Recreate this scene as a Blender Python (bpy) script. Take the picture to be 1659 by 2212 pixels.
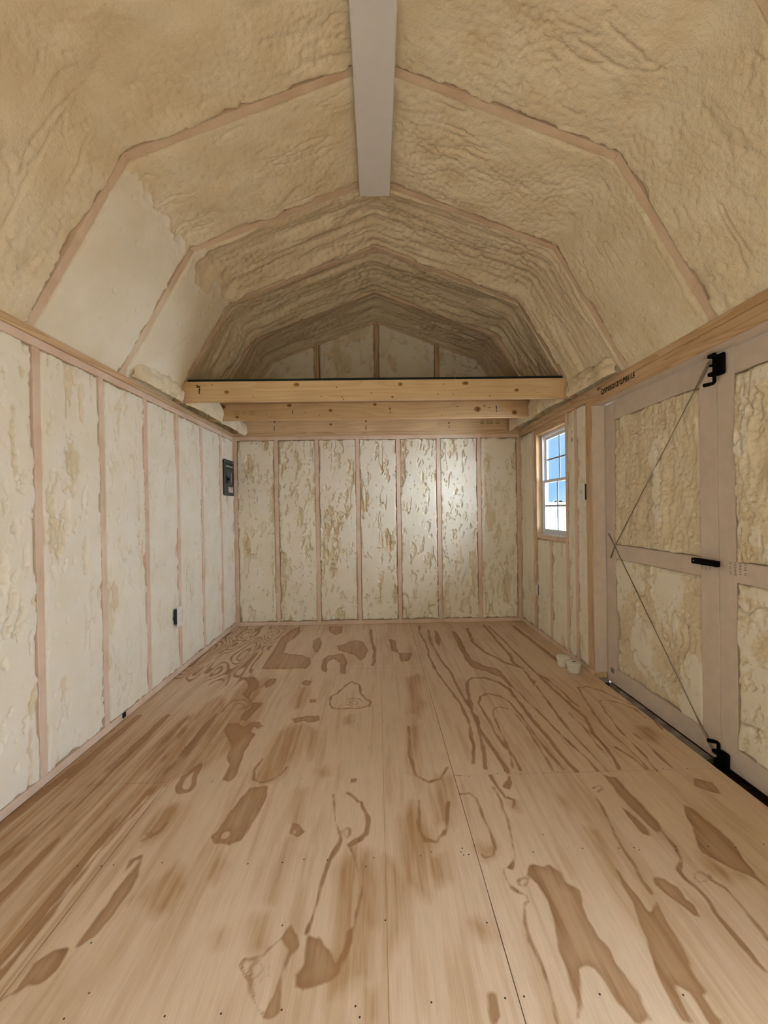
import bpy, bmesh, math, random
import numpy as np
from mathutils import Matrix, Vector

for _o in list(bpy.data.objects):
    bpy.data.objects.remove(_o, do_unlink=True)
SC = bpy.context.scene
COL = SC.collection
rnd = random.Random(7)

# ------------------------------------------------------------------ camera
# metres: X across from the left stud face, Y away from the camera, Z up from the floor
F_PX = 886.77
cam_d = bpy.data.cameras.new('camera')
cam_d.sensor_fit = 'HORIZONTAL'
cam_d.sensor_width = 36.0
cam_d.lens = F_PX / 1659.0 * 36.0
cam_d.clip_start = 0.02
cam_d.clip_end = 3000
cam = bpy.data.objects.new('camera', cam_d)
COL.objects.link(cam)
yaw, pitch, roll = 0.0167, -0.0055, -0.0157
_f = Vector((math.sin(yaw) * math.cos(pitch), math.cos(yaw) * math.cos(pitch), math.sin(pitch)))
_r = Vector((math.cos(yaw), -math.sin(yaw), 0))
_u = _r.cross(_f)
_r2 = math.cos(roll) * _r + math.sin(roll) * _u
_u2 = -math.sin(roll) * _r + math.cos(roll) * _u
_m = Matrix((_r2, _u2, -_f)).transposed().to_4x4()
_m.translation = Vector((1.4252, 0, 1.1439))
cam.matrix_world = _m
SC.camera = cam

# ------------------------------------------------------------------ sky, sun, exposure
SC.view_settings.view_transform = 'Standard'
SC.view_settings.look = 'None'
SC.view_settings.gamma = 1.0
SC.view_settings.use_curve_mapping = False
SC.view_settings.exposure = 1.14
SC.cycles.max_bounces = 8
SC.cycles.diffuse_bounces = 6
SC.cycles.use_adaptive_sampling = True
SC.cycles.adaptive_threshold = 0.05
SC.cycles.glossy_bounces = 4
SC.cycles.transparent_max_bounces = 16
SC.cycles.sample_clamp_indirect = 20.0
SC.cycles.caustics_reflective = False
SC.cycles.caustics_refractive = False
SC.cycles.use_denoising = True

world = bpy.data.worlds.new('sky')
SC.world = world
world.use_nodes = True
wn = world.node_tree
wn.nodes.clear()
w_out = wn.nodes.new('ShaderNodeOutputWorld')
w_bg = wn.nodes.new('ShaderNodeBackground')
# partly cloudy sky: clear blue with evenly scattered white cloud, the same all round
w_tc = wn.nodes.new('ShaderNodeTexCoord')
w_noise = wn.nodes.new('ShaderNodeTexNoise')
w_noise.inputs['Scale'].default_value = 2.3
w_noise.inputs['Detail'].default_value = 5.0
w_ramp = wn.nodes.new('ShaderNodeValToRGB')
w_ramp.color_ramp.elements[0].position = 0.44
w_ramp.color_ramp.elements[0].color = (0.30, 0.56, 0.86, 1)
w_ramp.color_ramp.elements[1].position = 0.62
w_ramp.color_ramp.elements[1].color = (1.30, 1.28, 1.25, 1)
w_bg.inputs['Strength'].default_value = 0.60
w_map = wn.nodes.new('ShaderNodeMapping')
w_map.inputs['Location'].default_value = (3.0, 1.6, 0.4)
wn.links.new(w_tc.outputs['Generated'], w_map.inputs['Vector'])
wn.links.new(w_map.outputs[0], w_noise.inputs['Vector'])
wn.links.new(w_noise.outputs[0], w_ramp.inputs[0])
wn.links.new(w_ramp.outputs[0], w_bg.inputs[0])
wn.links.new(w_bg.outputs[0], w_out.inputs[0])

sun_d = bpy.data.lights.new('sun', 'SUN')
sun_d.energy = 62.0
sun_d.angle = math.radians(0.53)
sun_d.color = (1.0, 0.97, 0.93)
sun = bpy.data.objects.new('sun', sun_d)
COL.objects.link(sun)
sun.location = (-6, 3, 10)
sun.rotation_euler = Vector((0.80, -0.15, -1.0)).to_track_quat('-Z', 'Y').to_euler()

# added area lamp in an invented side opening, unseen beside the camera
VY0, VY1, VZ1 = -0.50, 0.48, 1.80
fill_d = bpy.data.lights.new('added_side_fill', 'AREA')
fill_d.shape = 'RECTANGLE'
fill_d.size, fill_d.size_y = VZ1 - 0.05, VY1 - VY0
fill_d.energy = 11.5
fill_d.spread = math.radians(125)
fill_d.color = (0.79, 0.89, 1.0)
fill_lamp = bpy.data.objects.new('added_side_fill', fill_d)
COL.objects.link(fill_lamp)
fill_lamp.location = (2.955, (VY0 + VY1) / 2, VZ1 / 2)
fill_lamp.rotation_euler = (0, math.radians(60), 0)   # fill tilted down so the ceiling gets less of it

# ------------------------------------------------------------------ helpers
W, D, ZT, YF = 2.87, 4.119, 1.929, -0.62
WT = 0.089                      # depth of the stud walls
RIBS = [1.73, 2.34, 2.95, 3.56]  # rafters in view, centre lines


def tag(o, label, cat, group=None, kind=None):
    o['label'] = label
    o['category'] = cat
    if group:
        o['group'] = group
    if kind:
        o['kind'] = kind
    return o


def link(name, me, mat=None, parent=None, loc=None):
    o = bpy.data.objects.new(name, me)
    COL.objects.link(o)
    if mat is not None and me is not None:
        me.materials.append(MAT[mat])
    if parent is not None:
        o.parent = parent
    if loc is not None:
        o.location = loc
    return o


def empty(name, loc=(0, 0, 0)):
    o = bpy.data.objects.new(name, None)
    o.empty_display_size = 0.05
    COL.objects.link(o)
    o.location = loc
    return o


class MB:
    """collects shapes in one bmesh; org is taken off every coordinate"""

    def __init__(self, org=(0, 0, 0)):
        self.bm = bmesh.new()
        self.org = Vector(org)

    def box(self, lo, hi, bevel=0.0):
        bm = self.bm
        lo = Vector(lo) - self.org
        hi = Vector(hi) - self.org
        vs = [bm.verts.new((x, y, z)) for x in (lo.x, hi.x) for y in (lo.y, hi.y) for z in (lo.z, hi.z)]
        fs = [(0, 1, 3, 2), (4, 6, 7, 5), (0, 4, 5, 1), (2, 3, 7, 6), (0, 2, 6, 4), (1, 5, 7, 3)]
        faces = [bm.faces.new([vs[i] for i in f]) for f in fs]
        if bevel:
            es = list({e for f in faces for e in f.edges})
            bmesh.ops.bevel(bm, geom=es, offset=bevel, segments=1, affect='EDGES', profile=0.5)
        return self

    def prism(self, pts, d):
        """polygon pts (3D) pushed along d"""
        bm = self.bm
        d = Vector(d)
        a = [bm.verts.new(Vector(p) - self.org) for p in pts]
        b = [bm.verts.new(Vector(p) - self.org + d) for p in pts]
        n = len(pts)
        bm.faces.new(a)
        bm.faces.new(list(reversed(b)))
        for i in range(n):
            j = (i + 1) % n
            bm.faces.new((a[j], a[i], b[i], b[j]))
        return self

    def tube(self, pts, r, seg=10, cap=True):
        bm = self.bm
        pts = [Vector(p) - self.org for p in pts]
        rs = r if isinstance(r, (list, tuple)) else [r] * len(pts)
        rings = []
        ref = None
        for i, p in enumerate(pts):
            t = (pts[min(i + 1, len(pts) - 1)] - pts[max(i - 1, 0)]).normalized()
            if ref is None:
                ref = t.orthogonal().normalized()
            ref = (ref - t * ref.dot(t)).normalized()
            b = t.cross(ref)
            rings.append([bm.verts.new(p + (ref * math.cos(k * 2 * math.pi / seg) + b * math.sin(k * 2 * math.pi / seg)) * rs[i]) for k in range(seg)])
        for a, b in zip(rings, rings[1:]):
            for k in range(seg):
                f = bm.faces.new((a[k], a[(k + 1) % seg], b[(k + 1) % seg], b[k]))
                f.smooth = True
        if cap:
            bm.faces.new(list(reversed(rings[0])))
            bm.faces.new(rings[-1])
        return self

    def lathe(self, prof, c, seg=32):
        """prof: (radius, z) pairs round a vertical axis at c"""
        bm = self.bm
        c = Vector(c) - self.org
        rings = []
        for r, z in prof:
            if r < 1e-6:
                rings.append([bm.verts.new(c + Vector((0, 0, z)))])
            else:
                rings.append([bm.verts.new(c + Vector((r * math.cos(k * 2 * math.pi / seg), r * math.sin(k * 2 * math.pi / seg), z))) for k in range(seg)])
        for a, b in zip(rings, rings[1:]):
            for k in range(seg):
                q = (k + 1) % seg
                if len(a) == 1:
                    f = bm.faces.new((a[0], b[q], b[k]))
                elif len(b) == 1:
                    f = bm.faces.new((a[k], a[q], b[0]))
                else:
                    f = bm.faces.new((a[k], a[q], b[q], b[k]))
                f.smooth = True
        return self

    def disc(self, c, n, rx, ry, up=(0, 0, 1), th=0.0006, seg=14):
        """thin elliptical plate lying on a face with normal n"""
        n = Vector(n).normalized()
        up = Vector(up)
        a = up.cross(n).normalized()
        b = n.cross(a)
        c = Vector(c)
        pts = [c + a * rx * math.cos(k * 2 * math.pi / seg) + b * ry * math.sin(k * 2 * math.pi / seg) for k in range(seg)]
        return self.prism(pts, n * th)

    def build(self, name, mat, parent=None, loc=None):
        bmesh.ops.recalc_face_normals(self.bm, faces=self.bm.faces)
        me = bpy.data.meshes.new(name)
        self.bm.to_mesh(me)
        self.bm.free()
        return link(name, me, mat, parent, loc)


def B(name, lo, hi, mat, parent=None, bevel=0.0015):
    return MB().box(lo, hi, bevel).build(name, mat, parent)


# ---- noise on arrays
def _hash(ix, iy, s):
    h = (ix.astype(np.int64) * 374761393 + iy.astype(np.int64) * 668265263 + int(s) * 1442695041) & 0xFFFFFFFF
    h = ((h ^ (h >> 13)) * 1274126177) & 0xFFFFFFFF
    h = ((h ^ (h >> 16)) * 2246822519) & 0xFFFFFFFF
    return ((h ^ (h >> 15)) & 0xFFFFFF) / float(0xFFFFFF)


def vnoise(x, y, s=0):
    ix, iy = np.floor(x), np.floor(y)
    fx, fy = x - ix, y - iy
    fx = fx * fx * fx * (fx * (fx * 6 - 15) + 10)
    fy = fy * fy * fy * (fy * (fy * 6 - 15) + 10)
    a, b = _hash(ix, iy, s), _hash(ix + 1, iy, s)
    c, d = _hash(ix, iy + 1, s), _hash(ix + 1, iy + 1, s)
    return (a * (1 - fx) + b * fx) * (1 - fy) + (c * (1 - fx) + d * fx) * fy


def fbm(x, y, s=0, o=4, g=0.5):
    t, a, n = 0.0, 1.0, 0.0
    for k in range(o):
        t = t + a * vnoise(x * 2 ** k + 13.7 * k, y * 2 ** k + 5.1 * k, s + 17 * k)
        n += a
        a *= g
    return t / n


def worley(x, y, s=0):
    ix, iy = np.floor(x), np.floor(y)
    best = np.full(x.shape, 9.0)
    for dx in (-1, 0, 1):
        for dy in (-1, 0, 1):
            cx, cy = ix + dx, iy + dy
            px = cx + _hash(cx, cy, s)
            py = cy + _hash(cx, cy, s + 101)
            best = np.minimum(best, (px - x) ** 2 + (py - y) ** 2)
    return np.sqrt(best)


def dents(x, y, s):
    """scattered hollows of uneven size"""
    ix, iy = np.floor(x), np.floor(y)
    out = np.zeros(x.shape)
    for dx in (-1, 0, 1):
        for dy in (-1, 0, 1):
            cx, cy = ix + dx, iy + dy
            r = 0.55 * _hash(cx, cy, s + 7) ** 2.2
            d = np.hypot(cx + _hash(cx, cy, s) - x, (cy + _hash(cx, cy, s + 101) - y) * (0.5 + _hash(cx, cy, s + 3)))
            out = np.maximum(out, np.clip((r - d) / 0.09, 0, 1) * (r > 0.05))
    return out


def domes(x, y, s):
    return np.sqrt(np.clip(1.0 - (worley(x, y, s) / 0.95) ** 2, 0, 1))


def grid_mesh(name, P, nu, nv, attrs=None, smooth=True):
    """P: (nu*nv,3) array, v fastest"""
    me = bpy.data.meshes.new(name)
    me.vertices.add(nu * nv)
    me.vertices.foreach_set('co', P.astype(np.float32).ravel())
    i, j = np.meshgrid(np.arange(nu - 1), np.arange(nv - 1), indexing='ij')
    a = (i * nv + j).ravel()
    q = np.stack([a, a + nv, a + nv + 1, a + 1], 1)
    n = len(q)
    me.loops.add(n * 4)
    me.polygons.add(n)
    me.loops.foreach_set('vertex_index', q.ravel().astype(np.int32))
    me.polygons.foreach_set('loop_start', (np.arange(n) * 4).astype(np.int32))
    me.polygons.foreach_set('loop_total', np.full(n, 4, np.int32))
    me.polygons.foreach_set('use_smooth', np.full(n, smooth, bool))
    for k, v in (attrs or {}).items():
        at = me.attributes.new(k, 'FLOAT', 'POINT')
        at.data.foreach_set('value', v.astype(np.float32).ravel())
    me.update(calc_edges=True)
    return me


def foam_height(u, v, lu, lv, seed, cut=0.002, base=0.004, amp=0.02, su=0.10, sv=0.30, bump=0.008, cell=0.03, groove=1.0):
    """foam sprayed to a lumpy skin, then shaved off level with the framing: min(shaved plane, skin)"""
    big = fbm(u / su + seed * 3.1, v / sv, seed, 4, 0.5) - 0.5
    lump = domes(u / cell + 0.3 * vnoise(u / 0.05, v / 0.05, seed), v / (cell * 1.25), seed + 5)
    lump2 = domes(u / (cell * 0.5), v / (cell * 0.55), seed + 9)
    nat = base + amp * 2 * big + bump * (lump - 0.75) + bump * 0.35 * (lump2 - 0.7)
    e = np.minimum(np.minimum(u, lu - u), np.minimum(v, lv - v))
    # torn grooves and pits
    ridge = np.abs(fbm(u / (su * 0.8) + 40, v / (sv * 1.6), seed + 3, 3) - 0.5)
    tear = np.clip(1 - ridge / 0.016, 0, 1) * np.clip((vnoise(u / 0.16, v / 0.22, seed + 21) - 0.50) * 6, 0, 1)
    pit = np.clip(1 - worley(u / 0.11, v / 0.14, seed + 31) / 0.10, 0, 1)
    wob = 0.9 * (fbm(u / 0.02, v / 0.03, seed + 61, 2) - 0.5)
    dent = dents(u / 0.042 + wob, v / 0.085 + wob, seed + 51)
    dent = dent * np.clip((fbm(u / 0.09, v / 0.24, seed + 57, 3) - 0.44) * 8, 0, 1)
    plane = cut + 0.0015 * (fbm(u / 0.12, v / 0.5, seed + 2, 2) - 0.5)
    h = np.minimum(plane, nat)
    h = h - groove * (0.018 * tear + 0.006 * pit + 0.011 * dent)
    # ragged dips beside the framing
    side = np.exp(-(e / 0.012) ** 2) * np.clip((fbm(u / 0.05, v / 0.13, seed + 8, 3) - 0.48) * 7, 0, 1)
    h = h - 0.016 * side
    shaved = np.clip((nat - plane) / 0.002 + 0.5, 0, 1) * np.clip(1 - tear * 2, 0, 1) * (1 - side) * (1 - 0.5 * dent)
    return h, shaved


def foam_panel(parent, o, U, V, N, lu, lv, seed, res=0.007, vmap=None, **kw):
    nu, nv = max(4, int(lu / res) + 1), max(4, int(lv / res) + 1)
    u, v = np.meshgrid(np.linspace(0, lu, nu), np.linspace(0, lv, nv), indexing='ij')
    h, sh = foam_height(u, v, lu, lv, seed, **kw)
    # ragged outline: overspray creeps on to the framing
    wu = np.clip(1 - np.minimum(u, lu - u) / 0.03, 0, 1) * np.sign(u - lu / 2)
    wv = np.clip(1 - np.minimum(v, lv - v) / 0.03, 0, 1) * np.sign(v - lv / 2)
    rag = 0.004 + 0.022 * np.clip((vnoise(v / 0.25, u * 0 + (u > lu / 2) * 5.0, seed + 47) - 0.45) * 2.5, 0, 1)
    u2 = u + wu * rag * (fbm(v / 0.03, u * 0 + (u > lu / 2) * 9.0, seed + 41, 3) - 0.45)
    v2 = v + wv * 0.012 * (fbm(u / 0.035, v * 0 + (v > lv / 2) * 9.0, seed + 43, 3) - 0.42)
    if vmap is not None:
        v2 = vmap(u2, v2)
    h[0, :] = h[-1, :] = -0.04
    h[:, 0] = h[:, -1] = -0.04
    P = (np.array(o)[None, :] + u2.reshape(-1, 1) * np.array(U) + v2.reshape(-1, 1) * np.array(V) + h.reshape(-1, 1) * np.array(N))
    if np.dot(np.cross(U, V), N) < 0:
        P = P.reshape(nu, nv, 3)[::-1].reshape(-1, 3)
        sh = sh[::-1]
    return link('foam_panel', grid_mesh('foam_panel', P, nu, nv, {'shaved': sh}), 'foam', parent)


# ------------------------------------------------------------------ materials
MAT = {}


def new_mat(name):
    m = bpy.data.materials.new(name)
    m.use_nodes = True
    nt = m.node_tree
    nt.nodes.clear()
    out = nt.nodes.new('ShaderNodeOutputMaterial')
    bs = nt.nodes.new('ShaderNodeBsdfPrincipled')
    nt.links.new(bs.outputs[0], out.inputs[0])
    MAT[name] = m
    return m, nt, bs, out


def nd(nt, typ, **kw):
    n = nt.nodes.new(typ)
    for k, v in kw.items():
        if k == 'inp':
            for a, b in v.items():
                if hasattr(b, 'is_output') or isinstance(b, bpy.types.NodeSocket):
                    nt.links.new(b, n.inputs[a])
                else:
                    n.inputs[a].default_value = b
        else:
            setattr(n, k, v)
    return n


def mapr(nt, val, a, b, c=0.0, d=1.0):
    return nd(nt, 'ShaderNodeMapRange', inp={0: val, 1: a, 2: b, 3: c, 4: d}).outputs[0]


def mixc(nt, fac, a, b):
    n = nt.nodes.new('ShaderNodeMix')
    n.data_type = 'RGBA'
    for i, v in ((0, fac), (6, a), (7, b)):
        if isinstance(v, bpy.types.NodeSocket):
            nt.links.new(v, n.inputs[i])
        else:
            n.inputs[i].default_value = (v if i == 0 else (*v, 1.0))
    return n.outputs[2]


def mth(nt, op, a, b=0.0):
    return nd(nt, 'ShaderNodeMath', operation=op, inp={0: a, 1: b}).outputs[0]


def plain(name, col, rough=0.6, metal=0.0, spec=0.3, noise=0.0):
    m, nt, bs, _ = new_mat(name)
    bs.inputs['Base Color'].default_value = (*col, 1)
    bs.inputs['Roughness'].default_value = rough
    bs.inputs['Metallic'].default_value = metal
    bs.inputs['Specular IOR Level'].default_value = spec
    if noise:
        tc = nd(nt, 'ShaderNodeTexCoord')
        n = nd(nt, 'ShaderNodeTexNoise', inp={0: tc.outputs['Object'], 'Scale': 18.0, 'Detail': 2.0})
        c = mixc(nt, mapr(nt, n.outputs[0], 0.35, 0.65), tuple(x * (1 - noise) for x in col), col)
        nt.links.new(c, bs.inputs['Base Color'])
    return m


def wood(name, axis, light, dark, amount=0.6, rough=0.65, spray=None):
    """sawn softwood with the grain along one axis; spray = colour of foam dust over it"""
    m, nt, bs, _ = new_mat(name)
    tc = nd(nt, 'ShaderNodeTexCoord')
    oi = nd(nt, 'ShaderNodeObjectInfo')
    off = nd(nt, 'ShaderNodeVectorMath', operation='SCALE', inp={0: (13.0, 7.0, 5.0)})
    nt.links.new(oi.outputs['Random'], off.inputs['Scale'])
    add = nd(nt, 'ShaderNodeVectorMath', operation='ADD', inp={0: tc.outputs['Object'], 1: off.outputs[0]})
    sc = [9.0, 9.0, 9.0]
    sc['XYZ'.index(axis)] = 0.7
    mp = nd(nt, 'ShaderNodeVectorMath', operation='MULTIPLY', inp={0: add.outputs[0], 1: tuple(sc)})
    n1 = nd(nt, 'ShaderNodeTexNoise', inp={0: mp.outputs[0], 'Scale': 1.0, 'Detail': 1.5, 'Distortion': 0.4})
    rings = mth(nt, 'FRACT', mth(nt, 'MULTIPLY', n1.outputs[0], 9.0))
    ring = mapr(nt, rings, 0.35, 0.97)
    ring2 = mth(nt, 'MULTIPLY', ring, mapr(nt, rings, 1.0, 0.97))
    sc2 = [160.0, 160.0, 160.0]
    sc2['XYZ'.index(axis)] = 4.0
    mp2 = nd(nt, 'ShaderNodeVectorMath', operation='MULTIPLY', inp={0: add.outputs[0], 1: tuple(sc2)})
    n2 = nd(nt, 'ShaderNodeTexNoise', inp={0: mp2.outputs[0], 'Scale': 1.0, 'Detail': 1.0})
    n3 = nd(nt, 'ShaderNodeTexNoise', inp={0: add.outputs[0], 'Scale': 3.0, 'Detail': 1.0})
    fac = mth(nt, 'ADD', mth(nt, 'MULTIPLY', ring2, amount), mth(nt, 'MULTIPLY', mapr(nt, n2.outputs[0], 0.3, 0.8), 0.25))
    c = mixc(nt, fac, light, dark)
    c = mixc(nt, mapr(nt, n3.outputs[0], 0.4, 0.75, 0.0, 0.25), c, tuple(x * 0.7 for x in dark))
    if spray:
        n4 = nd(nt, 'ShaderNodeTexNoise', inp={0: add.outputs[0], 'Scale': 7.0, 'Detail': 2.0})
        c = mixc(nt, mapr(nt, n4.outputs[0], 0.25, 0.58, 0.45, 0.95), c, spray)
    nt.links.new(c, bs.inputs['Base Color'])
    bs.inputs['Roughness'].default_value = rough
    bs.inputs['Specular IOR Level'].default_value = 0.25
    bp = nd(nt, 'ShaderNodeBump', inp={'Strength': 0.25, 'Distance': 0.002, 'Height': n2.outputs[0]})
    nt.links.new(bp.outputs[0], bs.inputs['Normal'])
    return m


# spray foam: shaved cells are paler than the glossy yellow skin
def make_foam():
    m, nt, bs, _ = new_mat('foam')
    tc = nd(nt, 'ShaderNodeTexCoord')
    at = nd(nt, 'ShaderNodeAttribute', attribute_name='shaved')
    n1 = nd(nt, 'ShaderNodeTexNoise', inp={0: tc.outputs['Object'], 'Scale': 6.0, 'Detail': 2.0})
    skin = mixc(nt, mapr(nt, n1.outputs[0], 0.35, 0.65), FOAM_SKIN[0], FOAM_SKIN[1])
    cut = mixc(nt, mapr(nt, n1.outputs[0], 0.35, 0.65), FOAM_CUT[0], FOAM_CUT[1])
    c = mixc(nt, at.outputs['Fac'], skin, cut)
    nt.links.new(c, bs.inputs['Base Color'])
    bs.inputs['Roughness'].default_value = 0.62
    bs.inputs['Specular IOR Level'].default_value = 0.22
    fine = nd(nt, 'ShaderNodeTexNoise', inp={0: tc.outputs['Object'], 'Scale': 95.0, 'Detail': 2.0, 'Roughness': 0.6})
    hgt = mth(nt, 'MULTIPLY', fine.outputs[0], mapr(nt, at.outputs['Fac'], 0.0, 1.0, 1.0, 0.35))
    bp = nd(nt, 'ShaderNodeBump', inp={'Strength': 0.5, 'Distance': 0.006, 'Height': hgt})
    nt.links.new(bp.outputs[0], bs.inputs['Normal'])


FOAM_SKIN = ((0.73, 0.63, 0.455), (0.80, 0.715, 0.56))
FOAM_CUT = ((0.835, 0.785, 0.665), (0.87, 0.83, 0.745))
FOAM_DARK = (0.30, 0.21, 0.09)
make_foam()

SPRAY = (0.77, 0.615, 0.51)
PALE, BROWN = (0.69, 0.51, 0.33), (0.44, 0.25, 0.12)
for ax in 'XYZ':
    wood('stud_' + ax, ax, (0.64, 0.44, 0.29), (0.46, 0.27, 0.15), 0.5, spray=SPRAY)
    wood('raw_' + ax, ax, PALE, BROWN, 0.5)
wood('rafter', 'X', (0.60, 0.42, 0.28), (0.44, 0.26, 0.15), 0.4, spray=(0.74, 0.60, 0.46))
wood('joist', 'X', (0.76, 0.58, 0.36), (0.52, 0.32, 0.15), 0.32)
plain('knot', (0.28, 0.13, 0.05), 0.6, noise=0.4)
plain('knot_ring', (0.46, 0.26, 0.10), 0.6, noise=0.3)
plain('ink', (0.015, 0.012, 0.010), 0.7)
plain('pencil', (0.16, 0.15, 0.15), 0.6)
plain('green_ink', (0.20, 0.23, 0.06), 0.7)
plain('beam_white', (0.73, 0.73, 0.77), 0.55, noise=0.02)
plain('door_paint', (0.68, 0.585, 0.52), 0.6, noise=0.06)
plain('black_iron', (0.004, 0.004, 0.004), 0.75, spec=0.1)
plain('panel_grey', (0.055, 0.065, 0.068), 0.5)
plain('panel_dark', (0.012, 0.014, 0.018), 0.5)
plain('plastic_white', (0.80, 0.79, 0.78), 0.45)
plain('box_blue', (0.03, 0.045, 0.06), 0.5)
plain('vinyl', (0.72, 0.76, 0.82), 0.4)
plain('grille', (0.28, 0.30, 0.32), 0.5)  # backlit darkness of the muntins is put into this colour
plain('label_grey', (0.45, 0.42, 0.38), 0.6)
plain('label_white', (0.75, 0.73, 0.73), 0.6)
plain('label_red', (0.55, 0.18, 0.16), 0.6)
plain('screw', (0.8, 0.8, 0.8), 0.3, 0.6)
plain('steel', (0.45, 0.42, 0.39), 0.45, 0.7)
plain('cable_grey', (0.30, 0.26, 0.21), 0.5, 0.5)
plain('rubber_grey', (0.33, 0.29, 0.26), 0.6, noise=0.45)
plain('sill_brown', (0.075, 0.035, 0.014), 0.6, noise=0.6)
plain('siding', (0.55, 0.50, 0.45), 0.8)
plain('roof_metal', (0.25, 0.25, 0.26), 0.6)
plain('deck_edge', (0.012, 0.022, 0.018), 0.7)
plain('paper', (0.76, 0.73, 0.68), 0.8)
plain('core_dark', (0.05, 0.03, 0.02), 0.8)
plain('caulk', (0.85, 0.85, 0.86), 0.5)
plain('nail', (0.05, 0.035, 0.025), 0.6)
plain('seam_dark', (0.10, 0.05, 0.02), 0.8)
plain('cream_plastic', (0.70, 0.63, 0.50), 0.5)
plain('panel_blue', (0.075, 0.10, 0.13), 0.45)
wood('deck_wood', 'X', (0.46, 0.28, 0.15), (0.30, 0.15, 0.07), 0.5)
plain('dirt', (0.11, 0.085, 0.06), 0.95, noise=0.3)  # kept dark so less light bounces up to the ceiling
plain('bounce_siding', (0.66, 0.77, 0.88), 0.7)  # bluish face of the added reflector shed, cools the bounced light
plain('tree_far', (0.012, 0.018, 0.020), 0.9)


def make_glass():
    m, nt, bs, out = new_mat('glass')
    nt.nodes.remove(bs)
    tr = nd(nt, 'ShaderNodeBsdfTransparent', inp={0: (0.95, 0.96, 0.965, 1)})
    gl = nd(nt, 'ShaderNodeBsdfGlossy', inp={'Roughness': 0.02})
    mx = nd(nt, 'ShaderNodeMixShader', inp={0: 0.035, 1: tr.outputs[0], 2: gl.outputs[0]})
    nt.links.new(mx.outputs[0], out.inputs[0])


make_glass()


# plywood: 'grain' holds the signed distance to the late-wood figure, 'tone' a soft stain
def make_ply():
    m, nt, bs, _ = new_mat('plywood')
    tc = nd(nt, 'ShaderNodeTexCoord')
    g = nd(nt, 'ShaderNodeAttribute', attribute_name='grain').outputs['Fac']
    t = nd(nt, 'ShaderNodeAttribute', attribute_name='tone').outputs['Fac']
    a = nd(nt, 'ShaderNodeVectorMath', operation='MULTIPLY', inp={0: tc.outputs['Object'], 1: (26.0, 9.0, 1.0)})
    e = nd(nt, 'ShaderNodeTexNoise', inp={0: a.outputs[0], 'Scale': 1.0, 'Detail': 2.0})
    edge = mth(nt, 'ADD', g, mth(nt, 'MULTIPLY', mth(nt, 'SUBTRACT', e.outputs[0], 0.5), 0.022))
    mask = mapr(nt, edge, -0.0035, 0.0035)
    s = nd(nt, 'ShaderNodeVectorMath', operation='MULTIPLY', inp={0: tc.outputs['Object'], 1: (45.0, 2.2, 1.0)})
    st = nd(nt, 'ShaderNodeTexNoise', inp={0: s.outputs[0], 'Scale': 1.0, 'Detail': 3.0, 'Roughness': 0.6})
    s2 = nd(nt, 'ShaderNodeVectorMath', operation='MULTIPLY', inp={0: tc.outputs['Object'], 1: (240.0, 12.0, 1.0)})
    st2 = nd(nt, 'ShaderNodeTexNoise', inp={0: s2.outputs[0], 'Scale': 1.0, 'Detail': 1.0})
    cl = nd(nt, 'ShaderNodeTexNoise', inp={0: tc.outputs['Object'], 'Scale': 2.2, 'Detail': 2.0})
    brown = mixc(nt, mapr(nt, st.outputs[0], 0.3, 0.7), PLY[2], PLY[1])
    brown = mixc(nt, mapr(nt, edge, 0.001, 0.020, 0.75, 0.0), brown, PLY[2])
    light = mixc(nt, mapr(nt, st.outputs[0], 0.45, 0.80, 0.0, 0.22), PLY[0], PLY[1])
    light = mixc(nt, mapr(nt, cl.outputs[0], 0.45, 0.75, 0.0, 0.30), light, PLY[3])
    soft = mth(nt, 'MULTIPLY', t, mapr(nt, st.outputs[0], 0.35, 0.62, 0.45, 1.0))
    c = mixc(nt, soft, light, PLY[1])
    inner = mapr(nt, edge, 0.004, 0.040, 1.0, 0.78)
    c = mixc(nt, mth(nt, 'MULTIPLY', mth(nt, 'MULTIPLY', mask, inner), mapr(nt, st.outputs[0], 0.25, 0.6, 0.98, 0.72)), c, brown)
    c = mixc(nt, mapr(nt, st2.outputs[0], 0.35, 0.75, 0.0, 0.14), c, PLY[2])
    nt.links.new(c, bs.inputs['Base Color'])
    bs.inputs['Roughness'].default_value = 0.50
    bs.inputs['Specular IOR Level'].default_value = 0.30
    bp = nd(nt, 'ShaderNodeBump', inp={'Strength': 0.12, 'Distance': 0.002, 'Height': st2.outputs[0]})
    nt.links.new(bp.outputs[0], bs.inputs['Normal'])


PLY = ((0.72, 0.56, 0.405), (0.41, 0.225, 0.10), (0.27, 0.125, 0.045), (0.62, 0.45, 0.29))
make_ply()

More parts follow.
